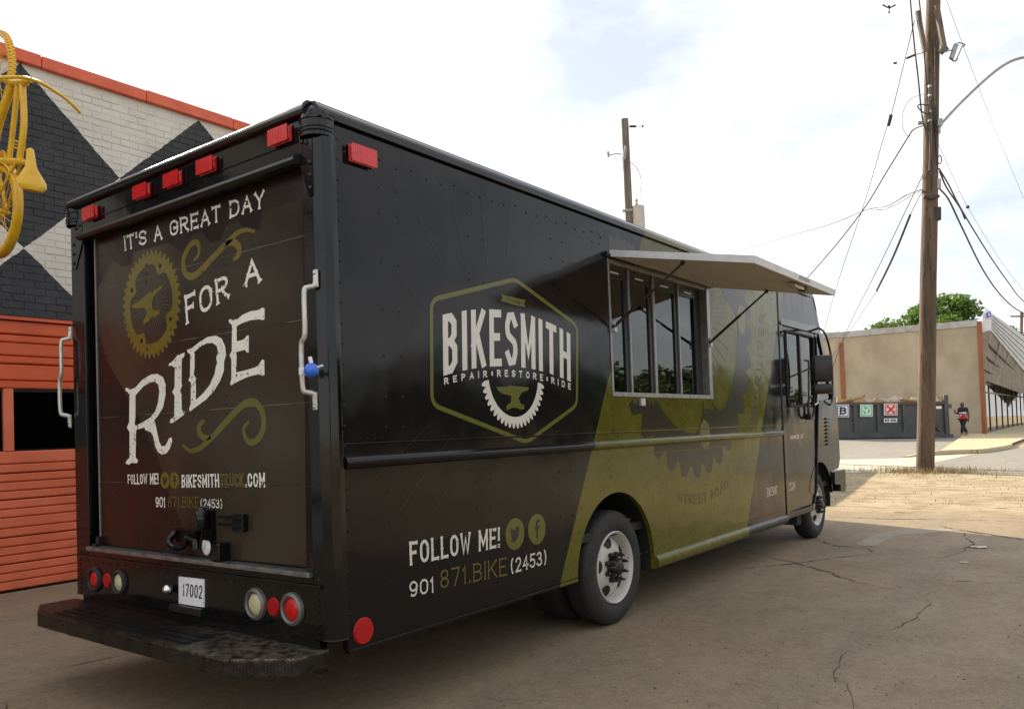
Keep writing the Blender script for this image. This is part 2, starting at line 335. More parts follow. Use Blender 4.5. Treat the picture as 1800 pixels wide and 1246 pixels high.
def leafmat(name, a, b):
    m = mat(name, a, .55); x = NX(m); x.pos(); x.color(x.mix(x.ramp(x.noise(.9, 3), .35, .65), a, b)); x.b.inputs['Transmission Weight'].default_value = 0
    t = m.node_tree; tl = t.nodes.new('ShaderNodeBsdfTranslucent'); tl.inputs[0].default_value = (a[0]*1.6, a[1]*1.6, a[2], 1); mx = t.nodes.new('ShaderNodeMixShader'); mx.inputs[0].default_value = .3
    o = t.nodes['Material Output']; t.links.new(x.b.outputs[0], mx.inputs[1]); t.links.new(tl.outputs[0], mx.inputs[2]); t.links.new(mx.outputs[0], o.inputs[0]); return m
M['leaf'] = leafmat('bright_leaf', (.075, .14, .022), (.13, .20, .035)); M['leaf2'] = leafmat('dark_leaf', (.03, .06, .014), (.055, .085, .02))
M['straw'] = mat('straw', (.38, .29, .14), .9, c2=(.22, .19, .08), scale=2)
M['skin'] = mat('skin', (.09, .045, .028), .5); M['jeans'] = mat('black_trousers', (.012, .012, .014), .8); M['hair'] = mat('black_hair', (.01, .009, .008), .8)
M['shoe'] = mat('tan_sandals', (.5, .3, .2), .7)

# ------------------------------------------------------------------ stroke lettering
def A_(cx, cy, rx, ry, a0, a1, n=8): return [(cx+rx*math.cos(R_(a0+(a1-a0)*i/n)), cy+ry*math.sin(R_(a0+(a1-a0)*i/n))) for i in range(n+1)]
def glyph(ch, n):
    O = A_(.5, .66, .5, .34, 0, 180, n)+A_(.5, .34, .5, .34, 180, 360, n)+[(1, .40), (1, .66), (.99, .70)]
    S = A_(.5, .78, .5, .22, 12, 180, n)+[(0, .70), (.04, .63), (.16, .56), (.84, .44), (.96, .37), (1, .30)]+A_(.5, .22, .5, .22, 0, -168, n)
    G = {
     'A': (.95, [[(0, 0), (.5, 1), (1, 0)], [(.18, .34), (.82, .34)]]), 'B': (.9, [[(0, 0), (0, 1)], [(0, 1)]+A_(.55, .765, .40, .235, 90, -90, n)+[(0, .53)], [(0, .53)]+A_(.55, .265, .45, .265, 90, -90, n)+[(0, 0)]]),
     'C': (.9, [A_(.5, .68, .5, .32, 10, 180, n)+A_(.5, .32, .5, .32, 180, 350, n)]), 'D': (.95, [[(0, 0), (0, 1)], [(0, 1)]+A_(.45, .62, .55, .38, 90, 0, n)+A_(.45, .38, .55, .38, 0, -90, n)+[(0, 0)]]),
     'E': (.8, [[(0, 0), (0, 1)], [(0, 1), (1, 1)], [(0, .52), (.8, .52)], [(0, 0), (1, 0)]]), 'F': (.78, [[(0, 0), (0, 1)], [(0, 1), (1, 1)], [(0, .52), (.75, .52)]]),
     'G': (.95, [A_(.5, .68, .5, .32, 15, 180, n)+A_(.5, .32, .5, .32, 180, 360, n)+[(1, .46)], [(.55, .46), (1, .46)]]), 'H': (.95, [[(0, 0), (0, 1)], [(1, 0), (1, 1)], [(0, .5), (1, .5)]]),
     'I': (.0, [[(.5, 0), (.5, 1)]]), 'K': (.95, [[(0, 0), (0, 1)], [(0, .4), (1, 1)], [(.32, .6), (1, 0)]]), 'L': (.75, [[(0, 1), (0, 0)], [(0, 0), (1, 0)]]),
     'M': (1.2, [[(0, 0), (0, 1)], [(0, 1), (.5, .25), (1, 1)], [(1, 1), (1, 0)]]), 'N': (1., [[(0, 0), (0, 1)], [(0, 1), (1, 0)], [(1, 0), (1, 1)]]), 'O': (.95, [O]),
     'P': (.85, [[(0, 0), (0, 1)], [(0, 1)]+A_(.55, .74, .45, .26, 90, -90, n)+[(0, .48)]]), 'R': (.92, [[(0, 0), (0, 1)], [(0, 1)]+A_(.5, .75, .45, .25, 90, -90, n)+[(0, .5)], [(.45, .5), (.72, .18), (1, 0)]]),
     'S': (.88, [S]), 'T': (.85, [[(0, 1), (1, 1)], [(.5, 1), (.5, 0)]]), 'U': (.9, [[(0, 1), (0, .3)]+A_(.5, .3, .5, .3, 180, 360, n)+[(1, 1)]]), 'W': (1.3, [[(0, 1), (.25, 0), (.5, .8), (.75, 0), (1, 1)]]),
     'X': (.9, [[(0, 0), (1, 1)], [(0, 1), (1, 0)]]), 'Y': (.9, [[(0, 1), (.5, .48), (1, 1)], [(.5, .48), (.5, 0)]]), '!': (.0, [[(.5, .40), (.5, 1)], [(.5, 0), (.5, .02)]]), '.': (.0, [[(.5, 0), (.5, .02)]]), "'": (.0, [[(.5, .75), (.5, 1)]]),
     '(': (.34, [A_(1, .5, 1, .58, 115, 245, 8)]), ')': (.34, [A_(0, .5, 1, .58, 65, -65, 8)]), '-': (.5, [[(0, .5), (1, .5)]]),
     '0': (.85, [O]), '1': (.3, [[(0, .8), (.6, 1), (.6, 0)]]), '2': (.8, [A_(.5, .72, .5, .28, 165, -30, n)+[(0, 0)], [(0, 0), (1, 0)]]), '3': (.8, [A_(.45, .755, .45, .245, 150, -80, n), A_(.45, .265, .55, .265, 90, -155, n)]),
     '4': (.85, [[(.72, 0), (.72, 1), (0, .3), (1, .3)]]), '5': (.8, [[(.95, 1), (.1, 1), (.05, .55)]+A_(.45, .31, .55, .31, 115, -150, n)]), '7': (.8, [[(0, 1), (1, 1), (.35, 0)]]),
     '8': (.82, [A_(.5, .76, .43, .24, -90, 270, 2*n), A_(.5, .26, .5, .26, -90, 270, 2*n)]), '9': (.82, [A_(.5, .68, .5, .32, 0, 360, 2*n), [(1, .68), (.95, .35)]+A_(.5, .25, .42, .25, 10, -130, n)]),
     '6': (.82, [A_(.5, .32, .5, .32, 0, 360, 2*n), [(0, .32), (.1, .7)]+A_(.55, .72, .42, .28, 170, 50, n)]), '*': (.3, [[(.1, .32), (.9, .68)], [(.1, .68), (.9, .32)], [(.5, .25), (.5, .75)]]), ' ': (.35, [])}
    return G[ch]
def stroke(mb, pts, t, warp, lift, serif=0, closed=False):
    P = [Vector((p[0], p[1])) for p in pts]; Q = [P[0]]
    for p in P[1:]:
        if (p-Q[-1]).length > 1e-4: Q.append(p)
    P = Q; k = len(P)
    if k < 2: return
    if closed and (P[0]-P[-1]).length < 1e-3: P = P[:-1]; k -= 1
    tt = t if isinstance(t, list) else [t]*k
    if not closed:                       # square ends
        d0 = (P[0]-P[1]).normalized(); d1 = (P[-1]-P[-2]).normalized(); P[0] = P[0]+d0*tt[0]/2; P[-1] = P[-1]+d1*tt[-1]/2
    if len(tt) != k: tt = [tt[int(i*(len(tt)-1)/(k-1))] for i in range(k)]
    L_ = []; R2 = []
    for i in range(k):
        a = (P[i]-P[i-1]) if (i > 0 or closed) else (P[1]-P[0]); b = (P[(i+1) % k]-P[i]) if (i < k-1 or closed) else (P[-1]-P[-2])
        a = a.normalized(); b = b.normalized(); n1 = Vector((-a.y, a.x)); n2 = Vector((-b.y, b.x)); nn = (n1+n2)
        nn = nn.normalized() if nn.length > .2 else n1
        w = tt[i]/2/max(.5, nn.dot(n1)); L_.append(P[i]+nn*w); R2.append(P[i]-nn*w)
    vs = [warp(p, lift) for pr in zip(L_, R2) for p in pr]
    fs = [(2*i, 2*i+1, 2*((i+1) % k)+1, 2*((i+1) % k)) for i in range(k if closed else k-1)]
    mb.add(vs, fs)
    if serif and not closed:
        for e, d, w in ((P[0], (P[0]-P[1]).normalized(), tt[0]), (P[-1], (P[-1]-P[-2]).normalized(), tt[-1])):
            n1 = Vector((-d.y, d.x)); b0 = e-d*w*.75; e2 = e+d*w*.12
            pts = [b0+n1*w*.48, b0-n1*w*.48, e-d*w*.15-n1*w*serif, e2-n1*w*serif*.92, e2+n1*w*serif*.92, e-d*w*.15+n1*w*serif]
            mb.add([warp(p, lift+.00012) for p in pts], [(0, 1, 2, 3, 4, 5)])
def lerp3(q, um):
    a, b, c = q
    def f(u):
        return a*((u-um)*(u-1)/(um))+b*(u*(u-1)/(um*(um-1)))+c*(u*(u-um)/(1-um))
    return f
NRM = {'side': Vector((0, -1, 0)), 'rear': Vector((-1, 0, 0))}
def text(mb, s, top, bot, plane, t=.15, serif=0, spur=0, n=6, gap=.22, val=0., lift=.0014, to3=None, nrm=None, wide=1.):
    """flat print: letters of s laid between a top and a bottom line (2 or 3 points each) on a plane of the truck"""
    f = to3 or {'side': lambda p: SIDE(*p, val), 'rear': lambda p: REAR(*p, val)}[plane]
    nv = nrm or NRM[plane]
    T = [f(p) for p in top]; B = [f(p) for p in bot]
    def curve(q):
        if len(q) == 2: return lambda u: q[0]+(q[1]-q[0])*u
        um = (q[1]-q[0]).length/((q[1]-q[0]).length+(q[2]-q[1]).length); return lerp3(q, um)
    ct, cb = curve(T), curve(B)
    W_ = sum((ct((i+1)/8)+cb((i+1)/8)-ct(i/8)-cb(i/8)).length/2 for i in range(8)); H_ = ((T[0]-B[0]).length+(T[-1]-B[-1]).length)/2
    th = t*H_
    mb.seg = getattr(mb, 'seg', [])+[(len(mb.v), len(mb.f))]
    ws = [glyph(c, n)[0] for c in s]; space = th*0+gap
    tot = sum(ws)+space*(len(s)-1)
    kx = (W_-th*len(s))/tot; x = 0
    for c, w in zip(s, ws):
        ww = w*kx; st = glyph(c, n)[1]
        if c in ' *' and mb.seg[-1] != (len(mb.v), len(mb.f)): mb.seg.append((len(mb.v), len(mb.f)))   # a new word is a new object
        def warp(p, li):
            u = p.x/W_; v = p.y/H_; return cb(u)+(ct(u)-cb(u))*v+nv*li
        for j, pts in enumerate(st):
            pp = [(x+th/2+(q[0]*ww if w else 0), th/2+q[1]*(H_-th)) for q in pts]
            stroke(mb, pp, th, warp, lift+.00025*j, serif)
            if spur and len(pts) == 2 and abs(pp[0][0]-pp[1][0]) < th*.3 and abs(pp[0][1]-pp[1][1]) > .7*H_:
                q = Vector((pp[0][0], H_*.47)); k = th*spur
                mb.add([warp(q+Vector(d), lift+.0009) for d in ((-k, 0), (0, -1.3*k), (k, 0), (0, 1.3*k))], [(0, 1, 2, 3)])
        x += ww+th+space*kx
    return mb
def flatpoly(mb, pts, lift, nv):
    mb.add([p+nv*lift for p in pts], [tuple(range(len(pts)))]); return mb
def lineart(mb, pts3, wid, nv, lift, closed=False, taper=None):
    """ribbon of real width along 3D points lying on a plane with normal nv"""
    k = len(pts3); o = []
    for i, p in enumerate(pts3):
        a = pts3[(i+1) % k] if (closed or i < k-1) else p; b = pts3[i-1] if (closed or i > 0) else p
        t = (a-b).normalized(); n = t.cross(nv); w = wid*(taper(i/(k-1)) if taper else 1)/2
        o += [p+n*w+nv*lift, p-n*w+nv*lift]
    mb.add(o, [(2*i, 2*i+1, (2*i+3) % (2*k), (2*i+2) % (2*k)) for i in range(k if closed else k-1)])
def ring(mb, c, ex, ez, ro, ri, nv, lift, teeth, th, a0=0, a1=360, lobe=0, lph=0, keep=None, sharp=.5, seg=8):
    """chainring print: toothed outer edge, wavy inner edge"""
    N = teeth*seg; vs = []
    def pt(a, r): return c+ex*(r*math.cos(a))+ez*(r*math.sin(a))+nv*lift
    full = abs(a1-a0) >= 360; prev = None; first = None
    for i in range(N+1):
        a = R_(a0+(a1-a0)*i/N); ph = (i % seg)/seg
        tooth = max(0, 1-abs(ph-.5)/sharp*1.15); ro2 = ro-th+th*min(1, tooth*1.5)
        k = (a*4-lph*4); w = max(0, math.cos(k))**3 if lobe else 0
        ri2 = ri-lobe*w
        cur = (ri2, ro2, a)
        if prev:
            r0a, r1a, aa = prev; R5 = 5
            for q in range(R5):
                A = [pt(aa, r0a+(r1a-r0a)*q/R5), pt(aa, r0a+(r1a-r0a)*(q+1)/R5), pt(a, ri2+(ro2-ri2)*(q+1)/R5), pt(a, ri2+(ro2-ri2)*q/R5)]
                if keep is None or all(keep(p) for p in A): mb.add(A, [(0, 1, 2, 3)])
        prev = cur
def disc(mb, c, ex, ez, r, nv, lift, n=24, sx=1, sz=1):
    mb.add([c+ex*(r*sx*math.cos(2*math.pi*i/n))+ez*(r*sz*math.sin(2*math.pi*i/n))+nv*lift for i in range(n)], [tuple(range(n))])
EX, EY, EZ = Vector((1, 0, 0)), Vector((0, 1, 0)), Vector((0, 0, 1))
NS, NR = NRM['side'], NRM['rear']
BIRD = [(-.62, -.45), (-.2, -.55), (.2, -.45), (.5, -.1), (.55, .25), (.72, .42), (.5, .38), (.38, .52), (.15, .48), (.05, .25), (-.3, .3), (-.55, .52), (-.6, .2), (-.45, 0), (-.5, -.2), (-.35, -.33)]
EFF = [(-.12, -.7), (.12, -.7), (.12, -.02), (.36, -.02), (.38, .2), (.12, .2), (.12, .38), (.2, .46), (.4, .46), (.4, .68), (.1, .68), (-.06, .58), (-.12, .4), (-.12, .2), (-.3, .2), (-.3, -.02), (-.12, -.02)]
def badge(root, c, ex, nv, r, kind, mat_):
    mb = MB(); disc(mb, c, ex, EZ, r, nv, .0014); b = mb.build('social_badge', mat_, root, fix=False)
    q = MB(); pts = BIRD if kind == 'bird' else EFF
    q.add([c+ex*(p[0]*r*.78)+EZ*(p[1]*r*.9)+nv*.0024 for p in pts], [tuple(range(len(pts)))]); q.build('badge_symbol', M['dkink'], b, fix=False)

# ================================================================== THE SETTING
def sheet(name, poly, off, m, cuts=True, label=None):
    bm = bmesh.new(); vs = [bm.verts.new((p[0], p[1], 0)) for p in poly]; bm.faces.new(vs)
    xs = [14]+[14+4*i for i in range(1, 21)]; ys = [-4, -1, 2, 5, 8, 11, 14]
    for x in xs: bmesh.ops.bisect_plane(bm, geom=bm.verts[:]+bm.edges[:]+bm.faces[:], plane_co=(x, 0, 0), plane_no=(1, 0, 0))
    for y in ys: bmesh.ops.bisect_plane(bm, geom=bm.verts[:]+bm.edges[:]+bm.faces[:], plane_co=(0, y, 0), plane_no=(0, 1, 0))
    bmesh.ops.recalc_face_normals(bm, faces=bm.faces)
    for v in bm.verts: v.co.z = gz(v.co.x, v.co.y)+off
    me = bpy.data.meshes.new(name); bm.to_mesh(me); bm.free(); me.materials.append(m)
    if me.polygons[0].normal.z < 0: me.flip_normals()
    o = bpy.data.objects.new(name, me); col.objects.link(o); ORG[o] = Vector(); o['kind'] = 'structure'
    return o
G2 = lambda *ps: [tuple(gnd(*p)[:2]) for p in ps]
ground = sheet('ground', [(-400, -400), (700, -400), (700, 500), (-400, 500)], -.012, M['dirt'])
e = G2((1440, 897), (1800, 909)); dx = (e[1][0]-e[0][0])/(e[1][1]-e[0][1])
edge = lambda y: e[0][0]+dx*(y-e[0][1])
lot = sheet('concrete_lot', [(-45, -40), (edge(-40), -40), (edge(-1), -1), (edge(1.0), 1.0), (11.8, 5.0), (11.8, 5.9), (-45, 5.9)], 0, M['conc'])
# street, pale apron, yard by the skip, pavement
a1, a2, a3, a4 = G2((1560, 829), (1700, 801), (1772, 788), (1800, 785.5))
street = sheet('street', [a1, a2, a3, a4, (a4[0]+45, a4[1]-3.4), (a4[0]+45, -17), (a1[0]-.6, -17), (a1[0], -4)], -.004, M['asph'])
apron = sheet('concrete_apron', G2((1300, 812), (1560, 806), (1640, 801), (1708, 799), (1560, 829.4), (1440, 832), (1300, 836)), 0, M['apron'])
yard = sheet('asphalt_yard', G2((1300, 779), (1480, 772), (1690, 766), (1652, 797), (1560, 806), (1300, 812)), -.004, M['asph'])
pw = G2((1652, 797), (1692, 769), (1724, 757), (1800, 748), (1800, 772), (1772, 786), (1722, 795))
walk = sheet('pavement', pw[:3]+[(pw[3][0]+40, pw[3][1]), (pw[4][0]+45, pw[4][1])]+pw[5:], .10, M['walk'])
kb = MB()
kp = [gnd(*p) for p in ((1592, 803), (1622, 800), (1652, 798), (1690, 796.5), (1722, 795.5), (1750, 791.5), (1768, 788), (1774, 786), (1776, 784))]
kp = [Vector((p.x, p.y, gz(p.x, p.y))) for p in bez(kp, 4)]
for i in range(len(kp)-1):
    a, b = kp[i], kp[i+1]; t = (b-a); n = Vector((-t.y, t.x, 0)).normalized()*.09
    h0 = .03+.10*min(1, i/8); h1 = .03+.10*min(1, (i+1)/8)
    kb.add([a-n, a+n, b+n, b-n, a-n*.8+EZ*h0, a+n+EZ*h0, b+n+EZ*h1, b-n*.8+EZ*h1], [(0, 1, 2, 3), (4, 7, 6, 5), (0, 3, 7, 4), (1, 5, 6, 2)]+([(0, 4, 5, 1)] if i == 0 else [])+([(3, 2, 6, 7)] if i == len(kp)-2 else []))
kb.build('kerb', M['walk'], kind='structure')
# cracks in the slab, each a thin uneven ribbon of dirt
def crack(pxs, w=.012, par=lot, jit=.026):
    P = [gnd(*p) for p in pxs]; Q = []
    for a, b in zip(P[:-1], P[1:]):
        k = max(2, int((b-a).length/.07))
        for i in range(k):
            q = a+(b-a)*(i/k); Q.append(q+Vector((random.uniform(-jit, jit), random.uniform(-jit, jit), 0)))
    Q.append(P[-1]); k = len(Q); mb = MB()
    lineart(mb, [Vector((p.x, p.y, 0)) for p in Q], w, EZ, .004, taper=lambda t: (.30+.55*math.sin(math.pi*clamp(t, .02, .98)))*random.choice((.25, .5, .7, .9, 1.5)))
    o = mb.build('crack', M['crack'], par, fix=False); return o
crack([(1290, 960), (1335, 975), (1400, 990), (1455, 1005), (1500, 1022), (1545, 1030), (1580, 1040)], .022)
crack([(1260, 1000), (1330, 998), (1400, 990), (1470, 980), (1525, 974), (1535, 966)], .018)
crack([(1430, 946), (1470, 960), (1520, 962), (1535, 970)], .022)
crack([(1650, 925), (1690, 932), (1800, 948)], .05)
crack([(1690, 932), (1710, 955), (1690, 972), (1645, 981)], .02)
crack([(1458, 908), (1560, 912), (1680, 913), (1800, 917)], .035)
crack([(1625, 1053), (1638, 1060), (1610, 1085), (1575, 1104), (1555, 1109), (1520, 1104)], .010, jit=.015)
crack([(1486, 1146), (1474, 1172), (1463, 1180), (1466, 1194), (1484, 1200), (1502, 1222), (1500, 1246)], .010, jit=.012)
crack([(-10, 1204), (60, 1188), (150, 1165), (230, 1148), (290, 1131)], .010, jit=.006)
crack([(40, 1260), (0, 1235)], .008)
crack([(660, 1215), (620, 1232), (590, 1246)], .007)
crack([(1590, 1020), (1700, 1022), (1810, 1026)], .012)
pm = MB()
# oil-dark patch beside the pale scoured patch in front of the van
def patch(pxs, m, lift, name):
    P = bez([(*gnd(*p)[:2], 0) for p in pxs]+[(*gnd(*pxs[0])[:2], 0)], 6)[:-1]
    b = MB(); b.add([Vector((p.x+random.uniform(-.03, .03), p.y+random.uniform(-.03, .03), lift)) for p in P], [tuple(range(len(P)))]); b.build(name, m, lot, fix=False)
M['scour'] = conc('scoured_concrete', (.33, .28, .22), (.29, .235, .17), (.36, .31, .25), .3)
patch([(1500, 957), (1545, 938), (1610, 929), (1690, 931), (1640, 936), (1580, 942), (1540, 958)], M['scour'], .0025, 'worn_patch')

# ================================================================== STEP VAN
W, H = 2.478, 3.008
van = thing('step_van', 'black and olive step van with white lettering, red marker lights and a raised side awning', 'van', (4.2, 1.24, 0))
# --- right side panel with serving hatch and wheel arch
XP = 6.36
def arch(cx, cz, r, z0, zr, n=18):
    a0 = 180+math.degrees(math.asin(clamp((cz-z0)/r, -1, 1))); a1 = -math.degrees(math.asin(clamp((cz-zr)/r, -1, 1)))
    return arcpts((cx, cz), r, a0, a1, n)
WX0, WX1, WZ0, WZ1 = 2.655, 4.44, 1.675, 2.665
def plate_mesh(outer, hole, y0, y1, name, m, parent):
    bm = bmesh.new()
    def loop(ps):
        vs = [bm.verts.new((x, y0, z)) for x, z in ps]; return [bm.edges.new((vs[i], vs[(i+1) % len(vs)])) for i in range(len(vs))]
    es = loop(outer)+(loop(hole) if hole else [])
    bmesh.ops.triangle_fill(bm, use_beauty=True, use_dissolve=False, edges=es)
    g = bmesh.ops.extrude_face_region(bm, geom=bm.faces[:]); bmesh.ops.translate(bm, verts=[v for v in g['geom'] if isinstance(v, bmesh.types.BMVert)], vec=(0, y1-y0, 0))
    bmesh.ops.recalc_face_normals(bm, faces=bm.faces)
    off = ORG[parent]
    for v in bm.verts: v.co -= off
    me = bpy.data.meshes.new(name); bm.to_mesh(me); bm.free(); me.materials.append(m)
    o = bpy.data.objects.new(name, me); col.objects.link(o); o.parent = parent; ORG[o] = off; return o
RWX, FWX = 2.675, 7.65
AR = .56
arc = [(x, z) for x, z in arcpts((2.66, .40), AR, 176, -8, 26)]
outer = [(.09, .43), (2.10, .41)]+arc+[(3.22, .40), (XP, .40), (XP, 2.945), (.09, 2.945)]
outer = [outer[0]]+arc+outer[-3:]
hole = [(WX0, WZ0), (WX1, WZ0), (WX1, WZ1), (WX0, WZ1)]
side = plate_mesh(outer, hole, 0, .035, 'side_panel', M['wrap'], van)
plate_mesh([(.09, .43), (XP, .43), (XP, 2.945), (.09, 2.945)], None, W-.035, W, 'side_panel', M['gloss'], van)
# --- roof with rounded rails
def roofprof(r=.066, n=7, o=.012):
    p = [(-o, 2.930), (-o, H-r)]
    p += [(-o+r-r*math.cos(R_(90*i/n)), H-r+r*math.sin(R_(90*i/n))) for i in range(1, n+1)]
    return p
half = roofprof(); prof = half+[(W-y, z) for y, z in reversed(half)]
rb = MB(); x0, x1 = .0, 7.55
vs = [(x, y, z) for x in (x0, x1) for y, z in prof]; n = len(prof)
rb.add(vs, [(i, i+1, n+i+1, n+i) for i in range(n-1)]+[tuple(range(n)), tuple(range(2*n-1, n-1, -1)), (0, n-1, 2*n-1, n)])
roof = rb.build('roof', M['wrap'], van, smooth=True)
lip = MB().box(.10, 7.5, -.022, -.0125, 2.922, 2.934); lip.build('drip_rail', M['wrap'], roof, bevel=.005)
MB().tube([(.02, .055, H+.002), (3.5, .055, H+.002), (7.5, .055, H+.002)], .012, 6).build('roof_seam', M['trim'], roof)
# rear roof cap across the back with ribs
cap = MB()
pf = [(-.010, 2.945), (-.034, 2.952), (-.038, 2.968), (-.034, 2.992), (-.012, 3.010), (.03, 3.014), (.10, 3.014), (.10, 2.945)]
cap.prism([(x, .06, z) for x, z in pf], (0, W-.12, 0)); cap.build('roof_cap', M['gloss'], van, smooth=True, bevel=.006)
for y0 in (.0, W):
    s = 1 if y0 == 0 else -1
    c = MB(); rr_ = .080; c.lathe([(rr_, -.085), (rr_, -.02)]+[(rr_*math.cos(R_(q)), rr_*math.sin(R_(q))) for q in range(0, 91, 10)], (.046, y0+s*.064, H-.078), EZ, 40)
    c.build('corner_cap', M['gloss'], van, smooth=True)
    for dz in (2.866, 2.884, 2.925): MB().lathe([(.081, -.004), (.0845, 0), (.081, .004)], (.046, y0+s*.064, dz), EZ, 40).build('corner_bead', M['gloss'], van, smooth=True)
# --- rear frame
DX = .045                                   # door face, set back from the frame
def post(y0, y1):
    s = 1 if y0 < 1 else -1; a, b = min(y0, y1), max(y0, y1)
    p = [(DX+.05, y1), (0, y1), (-.004, y0+s*.045), (.018, y0-s*.002), (.060, y0-s*.014), (.088, y0-s*.012), (.092, y0+s*.03)]
    m = MB(); m.prism([(x, y, .49) for x, y in p], (0, 0, 2.455)); return m.build('corner_post', M['gloss'], van, bevel=.004)
pr = post(0, .125); pl_ = post(W, W-.20)
MB().box(-.006, .09, .125, W-.2, 2.765, 2.955).build('rear_header', M['gloss'], van, bevel=.006)
hd = MB().prism([(x, .128, z) for x, z in [(-.006, 2.775), (-.040, 2.762), (-.048, 2.742), (-.03, 2.728), (DX-.004, 2.738), (DX-.004, 2.775)]], (0, W-.33, 0)); hd.build('header_lip', M['trim'], van, bevel=.004)
MB().tube([(-.008, .14, 2.842), (-.008, W-.21, 2.842)], .005, 5).build('header_bead', M['gloss'], van)
MB().box(-.004, .09, .05, W-.05, .488, .775).build('lower_rear_panel', M['gloss'], van, bevel=.006)
MB().box(-.026, DX+.02, .128, W-.205, .776, .800).build('door_sill', M['silver'], van, bevel=.004)
MB().box(-.016, -.0045, .06, W-.06, .728, .745).build('panel_flange', M['gloss'], van, bevel=.003)
MB().box(-.006, .05, .12, W-.2, .7465, .7755).build('sill_face', M['gloss'], van)
# gusset plates with bolts at the two upper corners
for ya, yb in ((.126, .04), (W-.20, W-.06)):
    g = MB().prism([(-.0075, ya, 2.87), (-.0075, yb, 2.87), (-.0075, yb, 2.56), (-.0075, yb+(ya-yb)*.35, 2.56), (-.0075, ya, 2.72)], (.004, 0, 0)).build('gusset', M['gloss'], van)
    for z, k in ((2.83, .8), (2.82, .45), (2.72, .2), (2.66, .2), (2.60, .2)):
        MB().sphere((-.009, yb+(ya-yb)*k, z), .012, 8, 5, (.7, 1, 1)).build('bolt', M['gloss'], g, smooth=True)
# --- roll-up rear door: five slats
door = MB().box(DX+.022, DX+.03, .128, W-.202, .80, 2.765).build('rear_door', M['black'], van)
seams = [.803, 1.20, 1.60, 2.00, 2.405, 2.762]
for a, b in zip(seams[:-1], seams[1:]):
    MB().box(DX, DX+.020, .140, W-.235, a+.0025, b-.0025).build('door_slat', M['door'], door, bevel=.002)
for y in (.150, W-.262):
    MB().box(DX-.006, DX-.0005, y, y+.006, .86, 2.735).build('edge_cable', M['zinc'], door)
for y in (.145, W-.27):
    b = MB().box(DX-.03, DX, y-.012, y+.02, .806, .86); b.box(DX-.05, DX-.02, y-.02, y+.026, .803, .818); b.build('cable_bracket', M['trim'], door, bevel=.003)
rv = MB()
for u, vv in ((258, (466, 481, 495, 588, 602, 614, 626, 632, 709, 722, 835, 845)), (397, (424, 441, 452, 464, 556, 575, 589, 606, 694, 709, 724, 826, 842, 858, 874))):
    for v in vv:
        p = REAR(u+(v-500)*.009, v, DX); rv.sphere(p, .0105, 8, 4, (.55, 1, 1))
rv.build('hinge_rivets', M['trim'], door, smooth=True, kind='stuff')
RD = lambda u, v: REAR(u, v, DX)
gp = MB(); gpts = [(169, 514), (199, 457), (213, 468), (231, 466), (236, 443), (297, 427), (317, 442), (331, 433), (337, 412), (353, 406), (370, 426), (389, 423), (397, 398), (417, 388), (431, 404), (456, 403), (462, 372), (532, 352), (534, 500), (536, 700), (538, 900), (539, 994), (352, 978), (330, 940), (306, 890), (292, 846), (280, 811), (253, 750), (222, 693), (189, 635), (173, 581)]
flatpoly(gp, [RD(*p) for p in gpts], .0006, NR); gp.build('ghost_print', M['ghost'], door, fix=False)
tkw = dict(plane='rear', val=DX)
mb = MB(); text(mb, "IT'S A GREAT DAY", ((218, 416), (465, 334)), ((220, 441), (465, 365)), t=.15, serif=.95, gap=.3, **tkw)
text(mb, "FOR", ((325, 521), (401, 481)), ((328, 570), (404, 522)), t=.14, serif=.95, gap=.35, **tkw)
text(mb, "A", ((431, 461), (455, 451)), ((430, 504), (459, 495)), t=.16, serif=.95, **tkw)
def outl(mb, pts, lift=.0014): flatpoly(mb, [RD(190+p[0]*.1846, 420+p[1]*.1846) for p in pts], lift, NR)
z6 = lambda x, y: (120+x*.2889, 560+y*.2889)
def L6(mb, pts, wpx, lift, closed=False): lineart(mb, bez([RD(*z6(*p)) for p in pts], 6) if len(pts) > 2 else [RD(*z6(*p)) for p in pts], wpx*.2889*.0062, NR, lift, closed)
def P6(mb, pts, lift): flatpoly(mb, [RD(*z6(*p)) for p in pts], lift, NR)
mb.build('lettering', M['white'], door, fix=False)
# RIDE, each letter cut as its own outline with flared ends
rd = MB()
rd.seg = getattr(rd, 'seg', [])+[(len(rd.v), len(rd.f))]
P6(rd, [(348, 424), (362, 420), (374, 432), (388, 428), (410, 420), (410, 600), (405, 640), (418, 660), (413, 700), (411, 846), (425, 858), (422, 876), (405, 878), (385, 876), (370, 888), (352, 882), (352, 868), (366, 852), (374, 846), (374, 690), (358, 662), (372, 628), (374, 468), (362, 444), (350, 440)], .0014)
P6(rd, [(408, 420), (452, 372), (505, 340), (545, 336), (578, 356), (594, 400), (594, 460), (578, 540), (548, 590), (524, 618), (470, 660), (414, 676), (410, 652), (455, 630), (500, 602), (530, 566), (548, 510), (556, 440), (548, 402), (528, 382), (500, 388), (458, 412), (411, 466)], .0017)
P6(rd, [(466, 656), (524, 618), (532, 640), (545, 700), (556, 750), (570, 776), (590, 774), (604, 752), (616, 726), (632, 722), (634, 750), (620, 790), (600, 818), (574, 826), (548, 812), (532, 780), (520, 722), (505, 690), (470, 678)], .0020)
rd.seg = getattr(rd, 'seg', [])+[(len(rd.v), len(rd.f))]
P6(rd, [(612, 276), (640, 256), (665, 222), (690, 214), (710, 206), (706, 232), (692, 246), (690, 390), (694, 408), (682, 436), (690, 460), (692, 556), (708, 566), (706, 584), (668, 612), (632, 636), (618, 632), (624, 612), (646, 592), (648, 470), (634, 446), (648, 418), (650, 300), (632, 286), (614, 288)], .0014)
rd.seg = getattr(rd, 'seg', [])+[(len(rd.v), len(rd.f))]
